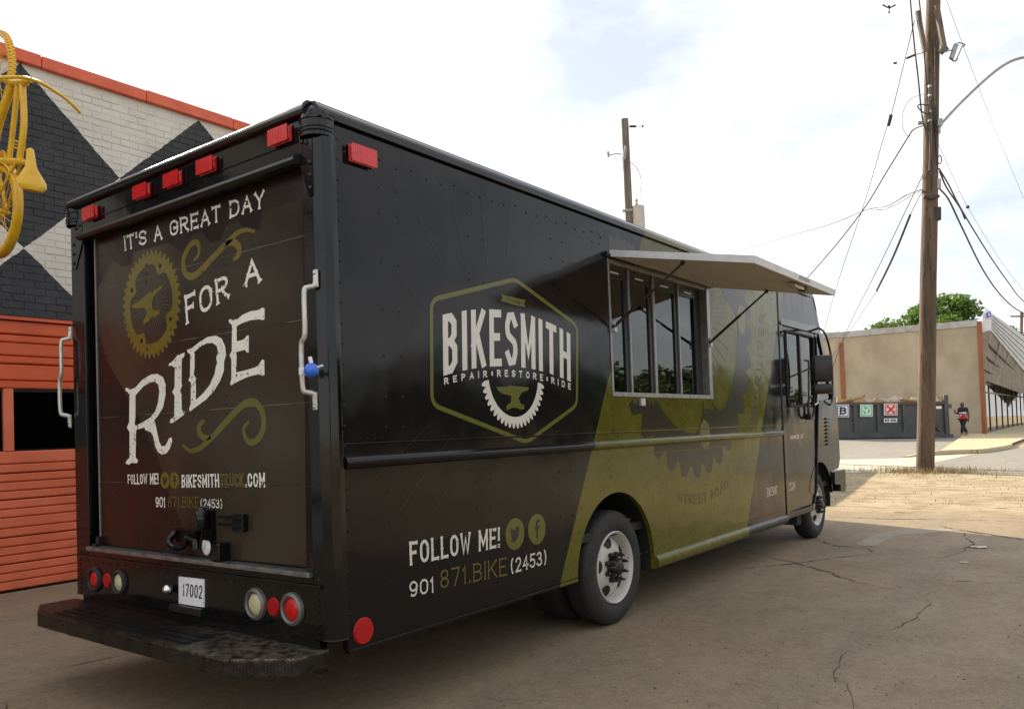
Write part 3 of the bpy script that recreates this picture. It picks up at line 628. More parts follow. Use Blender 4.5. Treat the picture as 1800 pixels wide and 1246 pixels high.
P6(rd, [(724, 190), (742, 184), (756, 178), (770, 186), (770, 300), (764, 340), (782, 362), (774, 384), (778, 400), (778, 500), (760, 548), (742, 566), (736, 548), (746, 520), (748, 390), (732, 374), (742, 352), (744, 216), (728, 206)], .0014)
P6(rd, [(756, 178), (800, 142), (850, 112), (900, 104), (936, 122), (956, 170), (962, 220), (950, 262), (948, 320), (925, 380), (888, 440), (840, 492), (790, 528), (745, 562), (776, 496), (820, 456), (862, 404), (892, 336), (900, 290), (908, 268), (902, 240), (912, 200), (905, 166), (880, 148), (845, 150), (800, 174), (768, 206)], .0017)
rd.seg = getattr(rd, 'seg', [])+[(len(rd.v), len(rd.f))]
P6(rd, [(976, 10), (990, 2), (1002, 12), (1026, 2), (1026, 150), (1020, 190), (1026, 230), (1022, 330), (1014, 370), (1004, 400), (990, 406), (986, 392), (994, 370), (994, 250), (982, 222), (996, 196), (998, 40), (980, 24)], .0014)
P6(rd, [(1022, 12), (1060, -22), (1110, -44), (1160, -52), (1180, -66), (1196, -62), (1196, 4), (1182, 10), (1166, 4), (1110, 10), (1060, 28), (1026, 46)], .0017)
P6(rd, [(1020, 140), (1060, 130), (1078, 120), (1086, 104), (1100, 102), (1100, 206), (1088, 206), (1076, 190), (1022, 204)], .0017)
P6(rd, [(1012, 330), (1080, 314), (1140, 296), (1166, 272), (1182, 248), (1194, 252), (1196, 344), (1180, 346), (1160, 338), (1100, 352), (1050, 374), (990, 406)], .0017)
rd.build('lettering', M['white'], door, fix=False, label='large white distressed letter of the word RIDE')
mb = MB(); text(mb, "FOLLOW ME!", ((224.5, 834), (278.5, 831.5)), ((225, 851), (279, 850.5)), t=.15, serif=.65, gap=.3, **tkw)
text(mb, "BIKESMITH", ((320, 834.5), (385, 832.5)), ((320, 856.5), (386, 855.8)), t=.155, serif=.6, gap=.32, **tkw)
text(mb, ".COM", ((431, 831.5), (466, 831)), ((432, 855.5), (466.5, 856)), t=.155, serif=.6, gap=.32, **tkw)
text(mb, "901", ((273.5, 873), (291, 873)), ((274, 891), (291, 891.5)), t=.13, serif=.7, **tkw)
text(mb, "(2453)", ((353, 876), (390.5, 877)), ((353, 891.5), (391, 893.5)), t=.13, serif=.6, **tkw)
mb.build('lettering', M['white'], door, fix=False)
mb = MB(); text(mb, "TRUCK", ((387.5, 832.5), (428.5, 831.5)), ((388, 855.8), (429, 855.6)), t=.14, serif=.6, gap=.32, **tkw)
text(mb, "871.BIKE", ((295.5, 872.5), (350, 872.5)), ((296, 891.5), (350, 892)), t=.10, serif=.9, gap=.32, **tkw); mb.build('lettering', M['phone'], door, fix=False, label='dull gold letters')
for u, k in ((290.3, 'bird'), (307, 'eff')): badge(door, RD(u, 844), -EY, NR, .047, k, M['gold'])
# chainring emblem with anvil and spokes
cc = Vector((DX, 1.573, 2.243)); em = MB(); ring(em, cc, -EY, EZ, .318, .232, NR, .0012, 40, .030, lobe=.05, lph=R_(62))
em = em.build('chainring_emblem', M['gold'], door, fix=False)
sp = MB()
for i in range(44):
    a = 2*math.pi*i/44; d = -EY*math.cos(a)+EZ*math.sin(a); lineart(sp, [cc+d*.06, cc+d*random.uniform(.17, .20)], .0032, NR, .0010)
sp.build('spoke_print', M['spoke'], em, fix=False, kind='stuff')
ho = MB()
for k in range(4):
    a = R_(62+90*k); disc(ho, cc-EY*math.cos(a)*.235+EZ*math.sin(a)*.235, -EY, EZ, .014, NR, .0022, 12)
ho.build('bolt_hole_print', M['door'], em, fix=False)
z7 = lambda x, y: (190+x*.1846, 420+y*.1846)
av = MB(); flatpoly(av, [RD(*z7(*p)) for p in [(222, 636), (290, 598), (350, 548), (400, 508), (468, 476), (508, 446), (524, 452), (508, 480), (462, 520), (436, 562), (420, 620), (428, 668), (460, 684), (488, 672), (498, 706), (456, 742), (420, 742), (396, 776), (342, 818), (332, 796), (352, 752), (374, 716), (364, 672), (330, 652), (290, 664), (244, 660)]], .0022, NR); av.build('anvil_print', M['gold'], em, fix=False)
def swirl(pts, f, w, tp): b = MB(); lineart(b, bez([RD(*f(*p)) for p in pts], 7), w, NR, .0013, taper=tp); return b
tp = lambda t: .25+.95*math.sin(math.pi*clamp(t*.93+.04, 0, 1))**.7
for pts, f in (([(815, 205), (858, 160), (868, 80), (840, 32), (785, 60), (735, 150), (716, 240), (740, 330), (800, 358), (880, 305), (980, 200), (1090, 85), (1160, 10), (1240, -60), (1320, -85), (1400, -68)], z7),
               ([(1190, 200), (1240, 160), (1250, 90), (1210, 40), (1150, 40), (1110, 75)], z7),
               ([(695, 768), (740, 802), (800, 788), (870, 728), (950, 640), (1030, 555), (1090, 512), (1145, 515), (1182, 570), (1190, 655), (1160, 728), (1110, 752), (1076, 718), (1070, 665), (1102, 625)], z6),
               ([(832, 620), (802, 645), (798, 692), (826, 722), (868, 722)], z6)):
    swirl(pts, f, .034, tp).build('scroll_ornament', M['gold'] if f is z7 else M['olive_p'], door, fix=False)
M['seam'] = mat('worn_slat_edge', (.012, .009, .008), .5, c2=(.16, .14, .11), scale=9, lo=.42, hi=.62, stretch=(1, .5, 1))
for z_ in seams[1:-1]: MB().box(DX-.0011, DX-.0002, .142, W-.238, z_-.0016, z_+.0016).build('slat_seam', M['seam'], door)
# --- latch, striker and rope
lt = MB(); q = RD(372, 935); base = q
lt.box(DX-.03, DX, base.y-.045, base.y+.045, .90, 1.06)
lt.lathe([(.0, .055), (.022, .052), (.026, .04), (.034, .03), (.034, -.06), (.026, -.07), (.0, -.075)], (DX-.055, base.y, 1.03), EZ, 14)
lt.lathe([(.0, .03), (.04, .03), (.042, .02), (.042, .0), (.0, .0)], (DX-.055, base.y+.0, 1.035), EZ, 14)
lt.tube([(DX-.055, base.y+.30, .965), (DX-.060, base.y+.14, .972), (DX-.070, base.y, .978)], .011, 8)
lt.tube(bez([(DX-.03, base.y+.30, .93), (DX-.06, base.y+.32, .89), (DX-.06, base.y+.28, .852), (DX-.05, base.y+.20, .86), (DX-.045, base.y+.16, .91), (DX-.04, base.y+.10, .895), (DX-.04, base.y+.09, .85)], 4), .019, 8)
lt.box(DX-.03, DX, base.y+.10, base.y+.30, .875, .945)
latch = lt.build('door_latch', M['gloss'], door, smooth=True)
ca = MB().sphere((DX-.02, base.y+.02, .865), .038, 12, 8, (.35, 1, 1.25)); ca.build('lock_disc', M['plastic'], latch, smooth=True)
MB().tube([(DX-.07, base.y-.03, .95), (DX-.06, base.y+.01, .89), (DX-.05, base.y+.03, .85)], .008, 6).build('lock_lever', M['gloss'], latch)
kp_ = MB().box(DX-.04, DX, base.y-.32, base.y-.12, .985, 1.0); kp_.box(DX-.04, DX, base.y-.32, base.y-.12, 1.025, 1.04); kp_.box(DX-.035, DX, base.y-.33, base.y-.24, .96, 1.05); kp_.build('lift_handle', M['gloss'], door, bevel=.004)
st = MB().box(-.03, DX+.005, base.y-.17, base.y-.10, .802, .90); st.build('striker', M['gloss'], van, bevel=.01)
# --- grab handles
def handle(u, vt, vb, s):
    a = REAR(u, vt, -.006); b = REAR(u, vb, -.006); o = .030*s
    h = MB(); P = [(-.012, a.y, a.z-.03), (-.018, a.y, a.z-.075), (-.042, a.y+o*.6, a.z-.085), (-.056, a.y+o, a.z-.11), (-.058, a.y+o, a.z-.3), (-.058, b.y+o, b.z+.3), (-.056, b.y+o, b.z+.11), (-.042, b.y+o*.6, b.z+.085), (-.018, b.y, b.z+.075), (-.012, b.y, b.z+.03)]
    h.tube(bez(P, 4), .0125, 10)
    g = h.build('grab_handle', M['zinc'], van, smooth=True)
    for p, d in ((a, -1), (b, 1)):
        f = MB().box(-.018, -.004, p.y-.014, p.y+.014, min(p.z, p.z+d*.085), max(p.z, p.z+d*.085)); f.build('handle_foot', M['zinc'], g, bevel=.005)
        for k in (.2, .6): MB().sphere((-.020, p.y, p.z+d*.085*k), .0075, 8, 5, (.7, 1, 1)).build('bolt', M['chrome'], g, smooth=True)
    return a, b
ha, hb = handle(556, 474, 721, 1)
handle(125, 574, 752, 1)
# --- marker lights
for u, v in ((157, 374), (247.5, 336), (302, 315), (361, 291), (490, 238)):
    p = REAR(u, v, -.03); g = MB().box(-.014, -.004, p.y-.070, p.y+.070, p.z-.034, p.z+.032).build('marker_light', M['trim'], van, bevel=.004)
    MB().prism([(-.014, p.y-.065, p.z-.029), (-.014, p.y+.065, p.z-.029), (-.014, p.y+.065, p.z+.027), (-.014, p.y-.065, p.z+.027)], (-.026, 0, 0)).build('lens', M['red'], g, bevel=.011)
p = SIDE(633, 276); g = MB().box(p.x-.078, p.x+.078, -.010, -.001, p.z-.038, p.z+.038).build('marker_light', M['trim'], van, bevel=.004)
MB().prism([(p.x-.072, -.010, p.z-.032), (p.x+.072, -.010, p.z-.032), (p.x+.072, -.010, p.z+.032), (p.x-.072, -.010, p.z+.032)], (0, -.024, 0)).build('lens', M['red'], g, bevel=.011)
# --- tail lights
for u, v, r, m in ((167, 1018, .066, 'red'), (187.5, 1019.5, .046, 'redref'), (210, 1023, .066, 'cream'), (450, 1061, .070, 'cream'), (480, 1066, .047, 'redref'), (514, 1070, .070, 'red')):
    p = REAR(u, v, -.008)
    if m == 'redref':
        MB().lathe([(0, .0095), (r*.9, .0085), (r, 0)], (-.003, p.y, p.z), (-1, 0, 0), 24).build('reflector', M['redref'], van, smooth=True); continue
    g = MB().lathe([(r*.78, .004), (r*.80, .018), (r*.95, .024), (r*1.13, .016), (r*1.18, 0)], (-.003, p.y, p.z), (-1, 0, 0), 32).build('tail_light', M['rubber'] if u < 300 else M['darkring'], van, smooth=True)
    MB().lathe([(0, .020), (r*.4, .019), (r*.68, .014), (r*.80, .006), (r*.8, 0)], (-.003, p.y, p.z), (-1, 0, 0), 32).build('lens', M[m], g, smooth=True)
# --- number plate and ball
pts = [REAR(*p, -.014) for p in ((314, 1013), (358, 1018), (358, 1067), (314, 1060))]
npl = MB().prism(pts, (.008, 0, 0)).build('number_plate', M['plastic'], van)
mb = MB(); text(mb, "17002", ((322, 1025), (356, 1028)), ((321, 1047), (355.5, 1052)), plane='rear', val=-.0142, t=.12, gap=.35); mb.build('plate_number', M['dkink'], npl, fix=False)
MB().box(-.04, -.004, pts[2].y-.004, pts[0].y+.06, pts[2].z-.045, pts[2].z-.006).build('plate_bracket', M['trim'], van, bevel=.004)
p = REAR(293.5, 1036, -.04); MB().sphere((-.035, p.y, p.z), .030, 16, 10).build('coupling_ball', M['chrome'], van, smooth=True)
rvx = MB()
for i in range(26):
    y = .1+i*(W-.2)/25
    rvx.sphere((-.006, y, .71), .006, 6, 4, (.6, 1, 1)); rvx.sphere((-.006, y, .757), .006, 6, 4, (.6, 1, 1)); rvx.sphere((-.005, y, .512), .006, 6, 4, (.6, 1, 1))
for i in range(9): rvx.sphere((-.006, .085, .5+i*.03), .008, 6, 4, (.6, 1, 1)); rvx.sphere((-.006, W-.09, .5+i*.03), .007, 6, 4, (.6, 1, 1))
for i in range(30): rvx.sphere((-.002, .07, .82+i*.066), .0055, 6, 4, (.6, 1, 1))
rvx.build('panel_rivets', M['gloss'], van, smooth=True, kind='stuff')
# --- step bumper
bo = [(.03, 2.535), (-.19, 2.535), (-.31, 2.28), (-.33, 1.3), (-.33, .36), (-.15, .065), (.03, .065)]
ZB = .445
bp = MB(); n = len(bo)
bp.prism([(x, y, ZB-.012) for x, y in bo], (0, 0, .012)); 
for (xa, ya), (xb, yb) in zip(bo[:-1], bo[1:]):
    t = Vector((xb-xa, yb-ya, 0)).normalized(); nn = Vector((-t.y, t.x, 0))*.008
    if nn.dot(Vector((1, 0, 0))) < 0 and abs(t.y) > .5: nn = -nn
    bp.add([Vector((xa, ya, ZB-.010)), Vector((xb, yb, ZB-.010)), Vector((xb, yb, ZB-.078)), Vector((xa, ya, ZB-.078)), Vector((xa, ya, ZB-.010))+nn, Vector((xb, yb, ZB-.010))+nn, Vector((xb, yb, ZB-.078))+nn, Vector((xa, ya, ZB-.078))+nn], [(0, 1, 2, 3), (7, 6, 5, 4), (3, 2, 6, 7), (0, 4, 5, 1), (0, 3, 7, 4), (1, 5, 6, 2)])
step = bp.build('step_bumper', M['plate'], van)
gr = MB()
for i in range(118):
    y = .78+i*.0118
    for k in range(3): gr.box(-.27+k*.055, -.232+k*.055, y, y+.0058, ZB, ZB+.009)
gr.build('grip_ribs', M['trim'], step, kind='stuff')
MB().box(-.285, -.10, .76, 2.19, ZB+.0005, ZB+.002).build('grip_strip', M['trim'], step)
MB().box(.005, .05, .10, W-.1, .33, .4885).build('bumper_mount', M['gloss'], step)
for y in (.5, 1.95): MB().box(-.25, .6, y, y+.08, .33, .425).build('bumper_arm', M['trim'], step)

# --- side graphics
tk = dict(plane='side', val=0.)
hx = [SIDE(*p) for p in ((758, 527), (905, 491), (1014, 572), (1014, 712), (926, 777), (759, 711))]
H2 = []
for i in range(6):
    a, b, c = hx[i-1], hx[i], hx[(i+1) % 6]; u1 = (a-b).normalized()*.06; u2 = (c-b).normalized()*.06
    for t in (0, .25, .5, .75, 1): H2.append((b+u1)*(1-t)**2+b*2*t*(1-t)+(b+u2)*t*t)
mb = MB(); lineart(mb, H2, .026, NS, .0012, closed=True)
logo = mb.build('hexagon_logo', M['olive_p'], van, fix=False)
mb = MB(); bn = [SIDE(*p) for p in ((880, 516.5), (888, 519.5), (903, 522.5), (916, 526), (923.5, 527), (921, 533.5), (923.5, 540), (914, 538.5), (900, 535), (887, 531), (880, 529), (883, 523))]; flatpoly(mb, bn, .0012, NS); mb.build('banner_print', M['olive_p'], logo, fix=False)
mb = MB(); text(mb, "THE", ((890.5, 522.5), (914.5, 529.5)), ((890.5, 528), (914.5, 535)), t=.2, gap=.7, lift=.002, serif=.7, **tk); mb.build('banner_lettering', M['dkink'], logo, fix=False)
mb = MB(); text(mb, "BIKESMITH", ((777.5, 553.5), (898, 547), (1002, 587)), ((779, 660.5), (898, 644), (1003, 671)), t=.135, gap=.42, n=3, **tk)
text(mb, "REPAIR*RESTORE*RIDE", ((780, 664.5), (897, 650), (1003, 674.5)), ((780.5, 676.5), (897, 662.5), (1003, 685.5)), t=.22, gap=1.25, n=3, **tk)
mb.build('logo_lettering', M['white2'], logo, fix=False)
gc = Vector((1.465, 0, 1.765)); mb = MB(); ring(mb, gc, EX, EZ, .322, .252, NS, .0012, 22, .038, a0=188, a1=352, sharp=.62); mb.build('half_chainring', M['white2'], logo, fix=False)
z5 = lambda x, y: (560+x*.3371, 460+y*.3371)
mb = MB(); flatpoly(mb, [SIDE(*z5(*p)) for p in [(925, 652), (984, 651), (985, 645), (1097, 655), (1090, 670), (1056, 684), (1042, 712), (1052, 738), (1072, 748), (1070, 768), (1046, 770), (1034, 761), (1008, 761), (984, 773), (977, 768), (980, 748), (1003, 732), (1003, 700), (986, 694), (958, 688), (938, 674)]], .0012, NS); mb.build('anvil_print', M['olive_p'], logo, fix=False)
mb = MB(); text(mb, "FOLLOW ME!", ((719, 952), (878, 926.5)), ((720.5, 993), (878, 961)), t=.14, serif=.66, spur=.75, gap=.34, **tk)
text(mb, "901", ((719, 1022), (762.5, 1013)), ((719.5, 1049.5), (763, 1040)), t=.13, serif=.7, gap=.3, **tk)
text(mb, "(2453)", ((897.5, 982), (959.5, 966)), ((898, 1008), (960, 991)), t=.125, serif=.6, gap=.3, **tk); mb.build('lettering', M['white2'], van, fix=False)
mb = MB(); text(mb, "871.BIKE", ((773, 1002), (889.5, 979)), ((773.5, 1034), (890, 1010.5)), t=.085, serif=1.0, spur=.8, gap=.34, **tk); mb.build('lettering', M['phone'], van, fix=False, label='dull gold telephone word on the side')
badge(van, SIDE(905, 938), EX, NS, .095, 'bird', M['olive_p']); badge(van, SIDE(943.5, 929.5), EX, NS, .095, 'eff', M['olive_p'])
# ghost chainring in the olive band, cut by the hatch and the roof
keep = lambda p: p.z < 2.86 and not (WX0-.03 < p.x < WX1+.03 and WZ0-.03 < p.z < WZ1+.03)
mb = MB(); ring(mb, Vector((4.08, 0, 2.42)), EX, EZ, 1.45, 1.07, NS, .0010, 34, .13, lobe=.30, lph=R_(-72), keep=keep, sharp=.55, seg=10); gg = mb.build('ghost_chainring', M['shade_p'], van, fix=False)
mo = mat('olive_hole_print', OLIVE, .22, spec=.42, c2=(.122, .108, .015), scale=9); 
for (uu, vv, rr, zz0) in ((1303, 562, .115, 1.3), (1239, 764, .11, 1.2)):
    mb = MB(); disc(mb, SIDE(uu, vv), EX, EZ, rr, NS, .0020, 24, 1, zz0); mb.build('bolt_hole_print', mo, gg, fix=False)
mb = MB()
for i in range(40):
    a = R_(-62+i*3.3+random.uniform(-.8, .8)); d = EX*math.cos(a)+EZ*math.sin(a); c0 = Vector((4.08, 0, 2.42)); r0, r1 = random.uniform(.3, .6), random.uniform(.78, .98)
    pts_ = [c0+d*r0, c0+d*r1]
    if all(keep(p) for p in pts_): lineart(mb, pts_, random.choice((.005, .008, .014)), NS, .0014)
mb.build('spoke_print', M['shade_t'], gg, fix=False, kind='stuff')
mb = MB(); text(mb, "STREET ROAD", ((1192.5, 864), (1238, 866), (1278, 841)), ((1192, 879.5), (1238, 883.5), (1280, 854)), t=.2, serif=.7, gap=.4, **tk)
text(mb, "HYBRID", ((1314, 753), (1325, 711)), ((1322, 756), (1333, 713)), t=.18, gap=.4, **tk); text(mb, "CRUISER", ((1326, 702), (1336, 551)), ((1336, 704), (1346, 552)), t=.14, gap=.6, **tk)
mb.build('ghost_lettering', M['shade_t'], van, fix=False)
mb = MB(); text(mb, "BIKESMIT", ((1348, 857.5), (1366, 853)), ((1348, 873.5), (1366, 867.5)), t=.10, gap=.4, **tk); mb.build('lettering', M['white2'], van, fix=False)
mb = MB()
for (a, b) in (((735, 380), (790, 490)), ((790, 330), (822, 480)), ((690, 470), (765, 560)), ((845, 350), (858, 480)), ((900, 330), (890, 470)), ((660, 840), (760, 740)), ((700, 900), (790, 770)), ((760, 900), (830, 790)), ((950, 340), (925, 470))):
    lineart(mb, [SIDE(*a), SIDE(*b)], .008, NS, .0010)
mb.build('ray_print', M['ray'], van, fix=False, kind='stuff')
# --- mouldings, rails, rivets on the side
def halfround(z, hh, out, x0, x1, name, m=M['wrap'], y0=0.):
    p = [(y0+.001, z-hh)]+[(y0-out*math.cos(R_(a)), z+hh*math.sin(R_(a))) for a in (-75, -50, -25, 0, 25, 50, 75)]+[(y0+.001, z+hh)]
    return MB().prism([(x0, y, zz) for y, zz in p], (x1-x0, 0, 0)).build(name, m, van, smooth=True)
halfround(1.305, .031, .024, .10, 6.33, 'belt_moulding')
MB().box(.095, XP-.02, -.006, .002, 1.388, 1.398).build('moulding_flange', M['wrap'], van, bevel=.002)
MB().box(.095, XP-.02, -.004, .002, 1.215, 1.221).build('moulding_flange', M['wrap'], van)
halfround(.372, .050, .034, 3.225, 6.33, 'side_rail')
MB().box(.095, 2.10, -.006, .03, .412, .432).build('skirt_edge', M['wrap'], van, bevel=.003)
rv = MB()
def riv(x, z, r=.0068): rv.sphere((x, -.001, z), r, 6, 4, (1, .7, 1))
for x in [.16+i*.115 for i in range(22)]: riv(x, 2.80 if int(x*10) % 3 else 2.82, .008)
for x in (.38, .50, 1.07, 1.20, 1.92, 2.06):
    for z in (2.68, 2.55, 2.30, 2.06, 1.83, 1.62, 1.47, 1.15, 1.0, .86, .7, .56):
        if SIDE(0, 0) and not (.72 < x < 2.2 and 1.38 < z < 2.30): riv(x, z)
for z in [.5+i*.098 for i in range(25)]: riv(.108, z, .008)
for i in range(40): riv(.2+i*.05, 1.415, .0045)
for i in range(60): riv(.2+i*.1, .47, .006)
for x in (2.45, 2.55, 5.0, 5.6, 6.2): 
    for z in (2.75, 2.82): riv(x, z, .007)
for u, v in ((595+50, 396), (650, 402)): pass
rv.build('side_rivets', M['wrap'], van, smooth=True, kind='stuff')
p = SIDE(638.5, 1108); MB().lathe([(0, .010), (.058, .009), (.064, 0)], (p.x, -.001, p.z), (0, -1, 0), 28).build('reflector', M['redref'], van, smooth=True)
# corner filler behind the rear post
MB().box(.0905, .099, -.004, .03, .45, 2.87).build('panel_edge', M['gloss'], van)

# --- serving hatch
win = MB()
fo, fi = .0, .0
win.box(WX0, WX1, -.010, .10, WZ0-.022, WZ0+.012); win.box(WX0, WX1, -.004, .10, WZ1-.03, WZ1)
win.box(WX0, WX0+.022, -.008, .10, WZ0+.012, WZ1-.03); win.box(WX1-.035, WX1+.03, -.012, .0, WZ0-.022, WZ1); win.box(WX1-.028, WX1, .0, .10, WZ0+.012, WZ1-.03)
hatch = win.build('serving_window', M['silver'], van, bevel=.003)
us = [1104.5, 1147.5, 1191]; xs = [SIDE(u, 600, .07).x for u in us]
cols = [WX0+.022]+xs+[WX1-.028]
zt = WZ1-.03; zb_ = WZ0+.012
for i, x in enumerate(xs):
    w = .012 if i != 1 else .018
    MB().box(x-w, x+w, .045, .085, zb_, zt).build('mullion', M['silver'], hatch, bevel=.003)
    MB().box(x-w-.055, x-w-.0005, .060, .088, zb_, zt).build('sash_stile', M['trim'], hatch)
MB().box(cols[-1]-.13, cols[-1]-.0005, .060, .088, zb_, zt).build('sash_stile', M['trim'], hatch)
for a, b in zip(cols[:-1], cols[1:]):
    MB().box(a+.002, b-.012, .072, .077, zb_, zt-.085).build('pane', M['glass'], hatch)
    MB().box(a+.002, b-.002, .058, .088, zt-.085, zt-.002).build('head_rail', M['trim'], hatch)
    MB().box(a+(b-a)*.3, a+(b-a)*.62, .054, .0575, zt-.052, zt-.040).build('rail_label', M['plastic'], hatch)
MB().box(2.7, 4.44, .088, .095, zb_-.002, zb_+.02).build('sill_rail', M['trim'], hatch)
p = SIDE(1126, 707); MB().box(p.x-.03, p.x+.03, -.03, -.001, p.z-.03, p.z+.03).build('hook', M['zinc'], van, bevel=.006)
# kitchen interior seen dimly through the glass
ib = MB(); ib.box(2.2, 5.4, 2.30, 2.34, .5, 2.85); ib.build('interior_wall', mat('interior_liner', (.10, .095, .09), .6), van)
sh = MB(); 
for z in (1.45, 1.85, 2.25): sh.box(2.5, 5.0, 1.95, 2.29, z, z+.03)
sh.build('interior_shelf', M['silver'], van)
MB().box(2.3, 5.2, .45, 1.9, .55, .58).build('interior_floor', M['trim'], van)
# --- awning
AO = Vector((0, -1.085, 2.462)); AH = Vector((0, -.012, 2.675)); d = (AO-AH); nrm = d.cross(EX).normalized(); nrm = nrm if nrm.z > 0 else -nrm
ax0, ax1 = WX0+.005, 4.55
aw = MB(); P0 = AH+EX*ax0; P1 = AH+EX*ax1; P2 = AO+EX*ax1; P3 = AO+EX*ax0
awn = MB().prism([P0+nrm*.004+d*.012+EX*.012, P1+nrm*.004+d*.012-EX*.012, P2+nrm*.004-d*.012-EX*.012, P3+nrm*.004-d*.012+EX*.012], nrm*.006).build('awning', M['beige'], van)
MB().prism([P0+nrm*.0405+d*.012+EX*.012, P1+nrm*.0405+d*.012-EX*.012, P2+nrm*.0405-d*.012-EX*.012, P3+nrm*.0405-d*.012+EX*.012], nrm*.005).build('awning_skin', M['wrap'], awn)
dn_ = d.normalized()*.0125
for a, b, inw in ((P3, P2, -d.normalized()*.012), (P0+dn_, P3-dn_, EX*.012), (P1+dn_, P2-dn_, -EX*.012), (P0, P1, d.normalized()*.012)):
    MB().prism([a, b, b+inw, a+inw], nrm*.048).build('awning_edge', M['satin'], awn)
MB().tube([AH+EX*(ax0-.05)+nrm*.01, AH+EX*ax1+nrm*.01], .016, 8).build('awning_hinge', M['gloss'], awn)
lp = P2*.55+P3*.45-d*.16; lp = AO+EX*(ax0+(ax1-ax0)*.60)-d*.08; 
lm = MB().cbox(lp-nrm*.018, EX*.11, d.normalized()*.035, nrm*.014); lm.build('awning_lamp', M['zinc'], awn, bevel=.008)
MB().cbox(lp-nrm*.018+EX*.17, EX*.03, d.normalized()*.03, nrm*.02).build('lamp_switch', M['trim'], awn, bevel=.006)
MB().cbox(AO+EX*(ax0+(ax1-ax0)*.55)+nrm*.03-d.normalized()*.004, EX*.12, d.normalized()*.006, nrm*.012).build('latch_plate', M['galv'], awn)
for xs_, xj in ((ax0+.09, WX0+.035), (WX1-.0, WX1-.012)):
    top = AH+d*.50+EX*xs_-nrm*.012; botm = Vector((xj, -.02, 2.165)); mid = top*.55+botm*.45
    s = MB(); s.tube([top, mid], .0085, 8); s.tube([mid, botm], .0125, 8); s.sphere(top, .018, 8, 6); s.sphere(botm, .02, 8, 6); s.build('gas_strut', M['trim'], awn, smooth=True)
    MB().box(xj-.012, xj+.02, -.035, -.0105, 2.12, 2.20).build('strut_bracket', M['zinc'], awn, bevel=.004)

# --- wheels
def wheel(cx, cy, r, name, dish, out):
    """out = -1 faces the photographed side; dish < 0 sets the disc back"""
    c = Vector((cx, cy, r)); a = Vector((0, out, 0))
    w = MB().lathe([(r*.63, -.195), (r*.80, -.205), (r*.95, -.19), (r, -.155), (r+.001, -.05), (r*.985, -.02), (r*.93, .0), (r*.80, .012), (r*.68, .004), (r*.625, -.012), (r*.61, -.03)], c, a, 56)
    root = w.build('wheel', M['rubber'], van, smooth=True)
    tr = MB()
    for k in range(3): tr.lathe([(r+.0035, -.055-k*.032), (r+.0035, -.055-k*.032-.020)], c, a, 56)
    tr.build('tread', M['rubber'], root)
    rr = r*.625
    rim = MB().lathe([(rr*1.0, -.03), (rr*1.02, .0), (rr*.99, .008), (rr*.95, .0), (rr*.90, -.03), (rr*.86, -.06+dish), (rr*.80, -.045+dish), (rr*.62, -.020+dish), (rr*.46, -.012+dish), (rr*.36, -.012+dish), (0.001, -.012+dish)], c, a, 48).build('rim', M['rim'], root, smooth=True)
    for k in range(5):
        an = R_(100+72*k); q = c+EX*math.cos(an)*rr*.70+EZ*math.sin(an)*rr*.70+a*(-.031+dish)
        tilt = (a*1.0+(EX*math.cos(an)+EZ*math.sin(an))*.38).normalized(); e1 = tilt.cross(EX*-math.sin(an)+EZ*math.cos(an)).normalized(); e2 = e1.cross(tilt)
        m = MB(); m.add([q+tilt*.0035+e1*.044*math.cos(2*math.pi*i/20)+e2*.050*math.sin(2*math.pi*i/20) for i in range(20)], [tuple(range(20))]); m.build('hand_hole', M['black'], rim, fix=False)
    hub = MB().lathe([(rr*.30, -.012+dish), (rr*.27, .02+dish), (rr*.20, .055+dish), (rr*.17, .06+dish), (0.001, .062+dish)], c, a, 20).build('hub', M['trim'], root, smooth=True)
    for k in range(8):
        an = R_(22+45*k); q = c+EX*math.cos(an)*rr*.37+EZ*math.sin(an)*rr*.37
        MB().lathe([(.019, -.014+dish), (.019, .02+dish), (.013, .026+dish), (.012, .05+dish), (.004, .075+dish), (.0005, .078+dish)], q, a, 8).build('lug_nut', M['trim'], hub, smooth=True)
    return root
wheel(RWX+.02, .05, .412, 'wheel', -.015, -1); wheel(FWX, .055, .405, 'wheel', .02, -1)
wheel(RWX+.02, W-.05, .412, 'wheel', -.015, 1); wheel(FWX, W-.055, .405, 'wheel', .02, 1)
for y0, y1 in ((.32, .57), (W-.57, W-.32)):
    MB().lathe([(.26, 0), (.36, -.0), (.405, .03), (.411, .06), (.411, .2), (.39, .25), (.26, .25)], (RWX+.02, y0, .412), (0, 1, 0), 40).build('inner_tyre', M['rubber'], van, smooth=True)
# wheel housing, chassis, axles
def housing(cx, cz, r, y0, y1):
    a = arcpts((cx, cz), r, 184, -10, 20); m = MB()
    m.add([(x, y, z) for y in (y0, y1) for x, z in a], [(i, i+1, 22+i, 21+i) for i in range(20)]); m.add([(x, y1, z) for x, z in a], [tuple(range(21))]); m.build('wheel_housing', M['black'], van, fix=False)
housing(2.66, .40, AR-.002, .036, .72)
ch = MB(); ch.box(.1, 8.2, .75, .87, .46, .62); ch.box(.1, 8.2, W-.87, W-.75, .46, .62)
for x in (.3, 1.4, 3.4, 4.6, 5.8, 7.0): ch.box(x, x+.08, .87, W-.87, .50, .60)
ch.box(.06, 6.3, .06, W-.06, .64, .70); ch.build('chassis', M['black'], van)
ax = MB(); ax.tube([(RWX+.02, .3, .41), (RWX+.02, W-.3, .41)], .06, 10); ax.sphere((RWX+.02, W/2, .41), .18, 12, 8); ax.tube([(FWX, .2, .40), (FWX, W-.2, .40)], .045, 10); ax.build('axle', M['black'], van, smooth=True)
p = SIDE(1131, 925, .2); MB().box(3.02, 3.2, .15, .5, .70, .72).build('spring_hanger', M['galv'], van)
